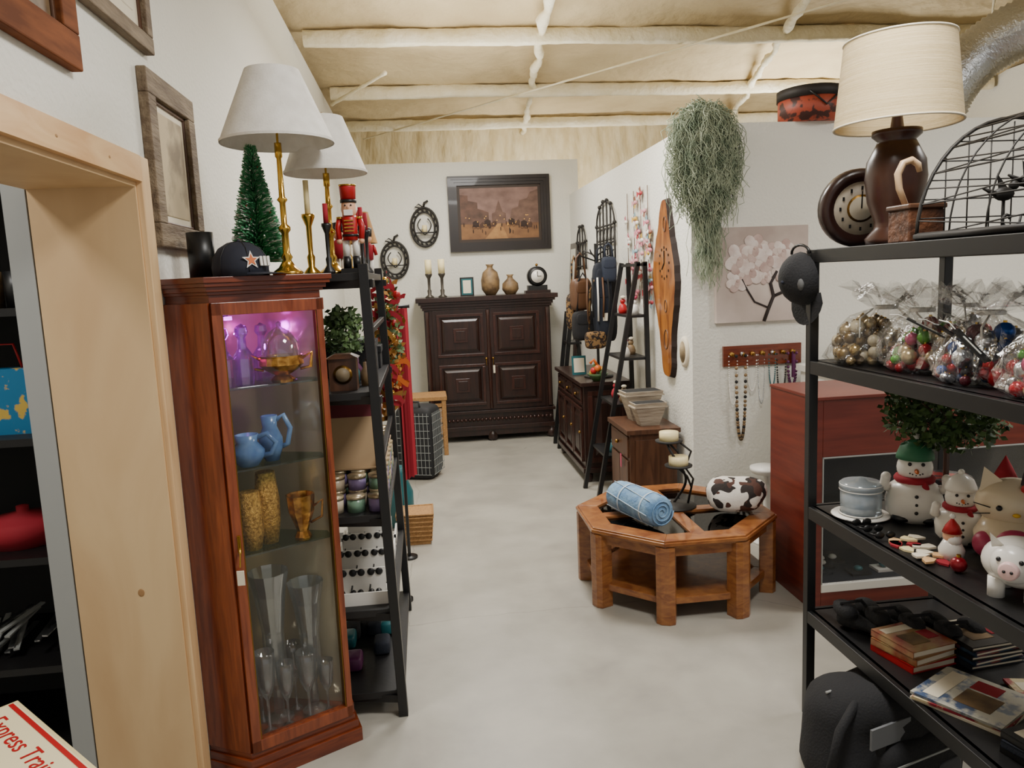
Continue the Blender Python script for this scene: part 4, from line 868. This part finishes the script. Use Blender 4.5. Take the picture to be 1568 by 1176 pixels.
def obag(name,c,R,cols,n,rs,lean=(0,0)):
    b=B(name);random.seed(len(name)+int(c[1]*100));pl=[]
    for i in range(n*6):
        r=random.choice(rs);a=random.uniform(0,2*pi);d_=math.sqrt(random.random())*(R-r*.6)*1.12
        p=Vector((c[0]+d_*math.cos(a),c[1]+d_*math.sin(a),c[2]+r+.002))
        zmax=c[2]+.15*(1-(d_/R/1.25)**2)
        while any((p-q).length<(r+s)*.86 for q,s in pl) and p.z<zmax: p.z+=.006
        if p.z>=zmax: continue
        pl.append((p.copy(),r))
        if len(pl)>n: break
    for p,r in pl:
        b.ball(p,r,random.choice(cols),12);b.cyl((p.x,p.y,p.z+r*.9),r*.2,r*.25,mBrass,6)
    ns=44;pf=[(1.0,0),(1.17,.02),(1.18,.055),(1.05,.10),(.80,.14),(.50,.165),(.30,.178),(.27,.188),(.50,.208),(.80,.228),(1.05,.242)]
    vs=[];fs=[];nj=len(pf)
    for j,(r,z) in enumerate(pf):
        for i in range(ns):
            a=2*pi*i/ns;amp=(.05 if j<1 else .12 if j<5 else .22)
            q=1+amp*noise.noise(Vector((math.cos(a)*5,math.sin(a)*5,z*22+c[1]*7)))*1.8+(.16*math.sin(a*9+c[1]*20) if j>6 else .03*math.sin(a*13))
            zz=z+(.03*noise.noise(Vector((math.cos(a)*3,math.sin(a)*3,c[1]*9+j*.3))) if j>2 else 0)+(.02*math.sin(a*7+j) if j>7 else 0)
            vs.append((c[0]+R*r*q*math.cos(a)+lean[0]*z,c[1]+R*r*q*math.sin(a)+lean[1]*z,c[2]+.002+max(0,min(zz,.30))))
    for j in range(nj-1):
        for i in range(ns):
            k=(i+1)%ns;fs.append((j*ns+i,j*ns+k,(j+1)*ns+k,(j+1)*ns+i))
    b.add(vs,fs,mCello,False);b.lathe([(R*.29,0),(R*.3,.006),(R*.28,.012)],mWhiteP,(c[0]+lean[0]*.18,c[1]+lean[1]*.18,c[2]+.177),14,cap=False)
    b.tube([(c[0]+lean[0]*.178-R*.28,c[1],c[2]+.178),(c[0]-R*.5,c[1]-.03,c[2]+.15),(c[0]-R*.6,c[1]-.05,c[2]+.09)],.003,mWhiteP,5);b.done()
oG=[M('orn_gold','#a8926a',.25,metal=.8),M('orn_champ','#c8b48c',.3,metal=.7),M('orn_brz','#7e6a4a',.35,metal=.7),M('orn_pearl','#c8bca0',.3)]
oR=[M('orn_red','#b01824',.2,metal=.3),M('orn_pink','#b84a70',.25,metal=.3),M('orn_green','#5fa83a',.25,metal=.2),oG[1],M('orn_cherry','#7e0e1c',.25,metal=.3)]
oB=[M('orn_blue','#1c4fa0',.2,metal=.4),mSilver,M('orn_dk','#202028',.3),oR[0],M('orn_wine','#5a1426',.3,metal=.3)]
obag('gold_ornament_bag',(1.46,2.375,1.32),.12,oG,95,[.016,.02,.024],(.2,-.1))
obag('red_ornament_bag',(1.51,2.12,1.32),.12,oR,95,[.014,.02,.024],(-.2,.1))
obag('mixed_ornament_bag',(1.49,1.865,1.32),.12,oB,90,[.014,.02,.026],(.1,.2))
obag('pink_ornament_bag',(1.48,1.61,1.32),.12,oR+[mWhite]+oB,90,[.014,.02,.026],(-.1,0))
obag('plum_ornament_bag',(1.71,2.24,1.32),.085,oB+oR,50,[.014,.02,.026])
b=B('black_gift_tag')
for a_ in((1.39,2.0,1.46,.9,.5),(1.40,1.90,1.445,1.3,.6),(1.36,1.78,1.43,.6,.8)):
    T=Tr(*a_);b.box(-.022,.022,-.055,.055,0,.004,mBlk,T);b.box(-.004,.004,-.03,.03,.004,.005,mWhite,T);b.tube([T@Vector((0,.05,.002)),T@Vector((.01,.08,.0)),T@Vector((.0,.1,-.01))],.0015,mWhite,4)
b.done()
# ---- shelf .80
Z1=.80
b=B('clear_plastic_jar');b.M=Tr(1.425,2.36,Z1,s=.82);b.lathe([(.09,0),(.115,.012),(.11,.016),(.05,.012)],mWhite,seg=32);b.lathe([(.078,.014),(.08,.12)],mPlas,seg=32);b.lathe([(.06,.016),(.062,.085),(.0,.095)],M('jar_fill','#c8d2da',.5,col2='#7f9cb6',ns=26,nlo=.5,nhi=.6),seg=24);b.lathe([(.084,.12),(.085,.14),(.075,.15),(.03,.155),(.02,.165),(0,.17)],mPlas,seg=32)
for z_ in(.02,.118,.14): b.tube([(.082*math.cos(a),.082*math.sin(a),z_) for a in [2*pi*i/32 for i in range(32)]],.003,mWhite,5,closed=True)
b.done()
def snowman(name,x,y,z,s,hat,scarf):
    b=B(name);b.M=Tr(x,y,z,-.5,s=s)
    b.lathe([(.07,0),(.095,.03),(.10,.08),(.085,.13),(.055,.155)],mWhite,seg=24);b.sup((0,0,.20),(.062,.06,.06),mWhite)
    b.tube([(.058*math.cos(a),.058*math.sin(a),.158) for a in [2*pi*i/16 for i in range(16)]],.014,scarf,8,closed=True);b.sup((.03,-.065,.11),(.016,.01,.05),scarf)
    b.lathe([(.066,.235),(.064,.25),(.05,.285),(.01,.31)],hat,seg=20);b.ball((0,0,.315),.014,mWhite,8)
    b.sup((0,-.07,.20),(.008,.03,.008),mOrange,seg=8,rings=6)
    for q in(-1,1): b.ball((q*.022,-.053,.222),.007,mBlk,8);b.tube([(q*.085,-.01,.12),(q*.105,-.03,.13),(q*.10,-.05,.17)],.018,mWhite,8);b.ball((q*.10,-.05,.172),.018,mWhite,8);b.sup((q*.045,-.05,.018),(.035,.04,.018),mBlk,seg=10,rings=6)
    for q in range(5): b.ball((.025*math.sin((q-2)*.5),-.056,.182+.003*abs(q-2)),.003,mBlk,6)
    for q in range(3): b.ball((0,-.098+.003*q,.05+.03*q),.007,mBlk,8)
    b.done()
snowman('snowman_figurine',1.575,2.30,Z1,.88,M('hatgreen','#2c6a48',.6),mRedF)
snowman('snowman_figurine',1.575,2.08,Z1,.68,mWhite,mRedF)
b=B('cat_cookie_jar');b.M=Tr(1.60,1.90,Z1,-.6);mCj=M('cookiejar','#d3c2a4',.25)
b.lathe([(.07,0),(.09,.03),(.095,.08),(.07,.13)],mCj,seg=24);b.sup((0,0,.17),(.095,.075,.07),mCj,seg=24)
for q in(-1,1):
    b.add([(q*.085,-.02,.20),(q*.03,-.02,.235),(q*.075,-.01,.27),(q*.06,.02,.22)],[(0,1,2),(1,3,2),(0,2,3),(0,3,1)],mCj);b.ball((q*.04,-.07,.17),.008,mBlk,8);b.sup((q*.07,-.05,.06),(.03,.035,.035),mPink)
    b.sup((.05+q*.02,-.055,.225),(.022,.012,.016),mRed,seg=10,rings=6)
    for w_ in(-.008,.008): b.tube([(q*.06,-.062,.16+w_),(q*.1,-.05,.16+w_*2)],.0018,mBlk,4)
b.sup((0,-.078,.155),(.01,.006,.006),M('ynose','#d8a828',.4),seg=8,rings=6);b.sup((0,-.075,.07),(.05,.03,.045),mPink);b.done()
b=B('white_piggy_bank');b.M=Tr(1.455,1.70,Z1,-.9)
b.sup((0,0,.085),(.085,.07,.065),mWhite,seg=24,rings=16);b.sup((-.0,-.07,.10),(.05,.04,.048),mWhite);b.lathe([(.024,0),(.022,.02),(.018,.022)],M('snout','#e6c0bc',.3),T=Tr(0,-.098,.095,0,pi/2),seg=16)
for q in(-1,1):
    b.ball((q*.024,-.102,.118),.006,mBlk,8);b.ball((q*.008,-.121,.095),.004,mBlk,6)
    b.add([(q*.02,-.06,.14),(q*.05,-.055,.13),(q*.05,-.08,.175),(q*.035,-.045,.14)],[(0,1,2),(1,3,2),(0,2,3)],mWhite)
    for yy in(-.04,.045): b.cyl((q*.04,yy,0),.02,.05,mWhite,12)
b.tube([(0,.07,.10),(.01,.085,.11),(0,.09,.12),(-.008,.085,.11)],.005,mWhite,6);b.done()
b=B('santa_figurine');b.M=Tr(1.455,1.95,Z1);b.lathe([(.03,0),(.035,.03),(.02,.06)],mWhite,seg=16);b.ball((0,0,.07),.024,mFace,12);b.sup((0,-.012,.06),(.02,.015,.02),mWhite);b.lathe([(.026,.08),(.018,.1),(0,.125)],mRed,seg=14);b.ball((0,0,.127),.008,mWhite,8);b.done()
b=B('red_bauble');b.ball((1.41,1.86,Z1+.022),.022,oR[4],16);b.cyl((1.41,1.86,Z1+.042),.006,.008,mBrass,8);b.done()
b=B('wooden_ornament_pile');random.seed(8)
for i in range(14):
    x=1.36+random.random()*.13;y=1.92+random.random()*.2;a=random.random()*3;b.prism([(.03*math.cos(q*pi/3)*(1 if q%2 else .6),.018*math.sin(q*pi/3)) for q in range(6)],0,.006,random.choice([mPine,mPaper,mCream,mRedF]),Tr(x,y,Z1+.001+.007*(i%2),a))
b.done()
b=B('folded_sunglasses')
for k in range(3):
    y=2.14+.065*k
    for q in(-1,1): b.sup((1.375+q*.018,y,Z1+.014),(.016,.005,.012),mBlk,seg=10,rings=6)
    b.tube([(1.342,y,Z1+.016),(1.347,y+.04,Z1+.008),(1.39,y+.05,Z1+.006)],.003,mBlk,5)
b.done()
b=B('potted_artificial_plant');b.lathe([(.06,0),(.08,.12),(.07,.12)],M('tin','#3a3a3e',.3,metal=.7,col2='#a03030',ns=20,nlo=.5,nhi=.55),(1.73,2.36,Z1));b.cyl((1.73,2.36,Z1+.1),.01,.2,mBrn,6)
leaves(b,(1.67,2.30,1.15),.2,2300,mLeaf,.026,(.9,1.0,.62))
for k in range(16): b.tube([(1.73,2.36,1.1),(1.66+.15*math.cos(k),2.30+.16*math.sin(k),1.15+.06*math.sin(k*2))],.002,mBrn,4)
b.done()
b=B('holiday_figure_group');random.seed(21)
for k in range(7):
    x=1.71+.04*(k%2);y=1.35+.12*k;b.lathe([(.035,0),(.045,.04),(.03,.12),(.015,.15)],random.choice([mRedF,mPlum,mTeal,mBrn,mStone]),(x,y,Z1),14);b.ball((x,y,Z1+.175),.03,random.choice([mFace,mStone,mWhite]),12);b.lathe([(.034,.19),(.02,.22),(0,.26)],random.choice([mRedF,mBrn,mGreen]),(x,y,Z1),12)
b.done()
b=B('dark_serving_platter');T=Tr(1.74,1.72,1.02,-.9,pi/2-.15);b.lathe([(.05,0),(.15,.01),(.19,.03),(.18,.03),(.14,.016),(.05,.008)],M('platter','#1c1a20',.2,col2='#3a2c34',ns=12),T=T,seg=32,sx=1.1);b.box(1.68,1.80,1.66,1.78,Z1,Z1+.04,mBlk);b.done()
# ---- shelf .41
Z2=.41
b=B('black_binocular_set')
for k in range(4):
    x=1.41+.075*k;y=2.38-.07*k
    for q in(-1,1): b.lathe([(.03,0),(.033,.02),(.024,.06),(.018,.13),(.024,.14)],mBlkF,T=Tr(x+q*.033,y,Z2+.034,.4+.3*k,pi/2),seg=14);b.sup((x+q*.04,y-.03,Z2+.07),(.03,.05,.025),mBlkF,.7,seg=12,rings=8)
    b.box(x-.03,x+.03,y-.06,y-.03,Z2+.02,Z2+.045,mBlkF);b.tube([(x-.04,y,Z2+.05),(x-.06,y-.04,Z2+.1),(x,y-.06,Z2+.11),(x+.05,y-.02,Z2+.06)],.006,mBlkF,6)
b.done()
def stackbooks(name,x,y,z,rz,cols,w=.14,l=.19,t=.02):
    b=B(name)
    for k,m in enumerate(cols):
        T=Tr(x,y,z+k*t,rz+.08*(k%2));b.box(-w/2,w/2,-l/2,l/2,0,.003,m,T);b.box(-w/2,w/2,-l/2,l/2,t-.004,t-.0005,m,T);b.box(-w/2,-w/2+.003,-l/2,l/2,0,t-.001,m,T);b.box(-w/2+.003,w/2-.004,-l/2+.004,l/2-.004,.003,t-.004,mPaper,T)
    m=cols[-1];T=Tr(x,y,z+len(cols)*t,rz+.08*((len(cols)-1)%2))
    b.box(-w*.4,w*.4,l*.22,l*.4,-.0005,.0008,mPaper,T);b.box(-w*.3,w*.1,-l*.3,l*.1,-.0005,.0008,mStone,T);b.box(w*.15,w*.4,-l*.2,l*.1,-.0005,.0008,mRedF,T)
    b.done()
cb=M('cover_red','#8a2a1c',.3,col2='#a89060',ns=14);cb2=M('cover_multi','#22384e',.25,col2='#7a3a3a',ns=16,nlo=.45,nhi=.6);cb3=M('cover_mag','#b9b6a8',.2,col2='#4a5a78',ns=22,nlo=.48,nhi=.6);cb4=M('cover_pk','#98303c',.2,col2='#c8b890',ns=18,nlo=.48,nhi=.56)
stackbooks('book_stack',1.47,2.13,Z2,.2,[mRed,cb,cb],.17,.17,.024)
stackbooks('dvd_stack',1.67,2.12,Z2,.1,[mNavy,cb2,mBlk,cb2,mBlk],.19,.19,.015)
stackbooks('magazine_stack',1.47,1.86,Z2,.5,[mPaper,cb4,cb3],.22,.24,.008)
stackbooks('magazine_stack',1.69,1.80,Z2,-.3,[cb3,cb4],.19,.24,.008)
stackbooks('dvd_stack',1.50,1.57,Z2,.2,[mBlk,mNavy,mBlk],.2,.2,.02)
b=B('black_duffel_bag');b.M=Tr(1.37,2.18,0,.30)
b.sup((0,0,.165),(.27,.17,.165),mBlkF,.6,.6,32,16,jit=.3);b.sup((.02,-.15,.12),(.18,.055,.10),mBlkF,.55,.55,20,10)
for q in(-1,1): b.tube([(q*.14,-.15,.16),(q*.12,-.15,.27),(q*.05,-.09,.345),(-q*.02,-.05,.335)],.013,mBlkF,8)
b.tube([(-.25,-.06,.08),(-.30,-.12,.18),(-.27,-.12,.28),(-.12,-.06,.33)],.014,mBlkF,8)
b.box(-.14,.17,-.206,-.203,.165,.171,mGrey);b.tube([(-.2,0,.325),(.2,0,.325)],.004,mGrey,5);b.box(-.19,-.03,-.166,-.158,.22,.285,M('greyband','#6a6c6f',.8));b.sup((.1,-.2,.1),(.05,.01,.03),M('logo','#404246',.6),.4,seg=12,rings=6);b.done()
# ================================================================= LIGHTS
def area(name,loc,size,power,col=(1,.975,.93),rot=(0,0,0),sy=None):
    l=bpy.data.lights.new(name,'AREA');l.energy=power;l.color=col;l.size=size
    if sy: l.shape='RECTANGLE';l.size_y=sy
    o=bpy.data.objects.new(name,l);o.location=loc;o.rotation_euler=rot;COL.objects.link(o);return o
area('ceiling_light_1',(.9,1.6,3.1),.7,58,sy=.7)
area('ceiling_light_2',(.6,4.6,3.1),.6,70,sy=1.0)
area('ceiling_light_3',(.5,6.9,3.1),.6,38,sy=.6)
area('ceiling_light_4',(3.6,2.6,3.1),.8,50,sy=.8)
area('partition_uplight',(3.8,7.2,2.3),1,62,rot=(pi,0,0))  # unseen upward light behind the partition, brightens the foam ceiling
area('ceiling_uplight',(.5,5.4,2.75),1.2,36,rot=(pi,0,0),sy=3)
area('rear_foam_fill',(1.5,9.0,2.2),2.0,28,rot=(pi*.78,0,0),sy=.4)  # fill added behind the back wall to brighten the far foam wall
area('storeroom_fill',(-2.0,1.4,3.1),.5,30)  # unseen fill, added to brighten the room beyond the doorway
w=bpy.data.worlds.new('w');bpy.context.scene.world=w;w.use_nodes=True;w.node_tree.nodes['Background'].inputs[0].default_value=(1,.985,.96,1);w.node_tree.nodes['Background'].inputs[1].default_value=.45
sc=bpy.context.scene
sc.view_settings.view_transform='AgX';sc.view_settings.exposure=.27
for lk in ('AgX - Base Contrast','None'):
    try:
        sc.view_settings.look=lk;break
    except Exception: pass
# ================================================================= CAMERA
psi=math.radians(6.3);th=math.radians(7.9);rho=math.radians(2.45)
Hh=Vector((math.sin(psi),math.cos(psi),0));R0=Vector((math.cos(psi),-math.sin(psi),0));Zv=Vector((0,0,1))
F=Hh*math.cos(th)-Zv*math.sin(th);D0=-Zv*math.cos(th)-Hh*math.sin(th)
R=R0*math.cos(rho)+D0*math.sin(rho);D=-R0*math.sin(rho)+D0*math.cos(rho)
cam=bpy.data.cameras.new('camera');co=bpy.data.objects.new('camera',cam);COL.objects.link(co)
mw=Matrix((R,-D,-F)).transposed().to_4x4();mw.translation=(0,0,1.65);co.matrix_world=mw
cam.lens=27;cam.sensor_width=36;cam.clip_start=.05;sc.camera=co
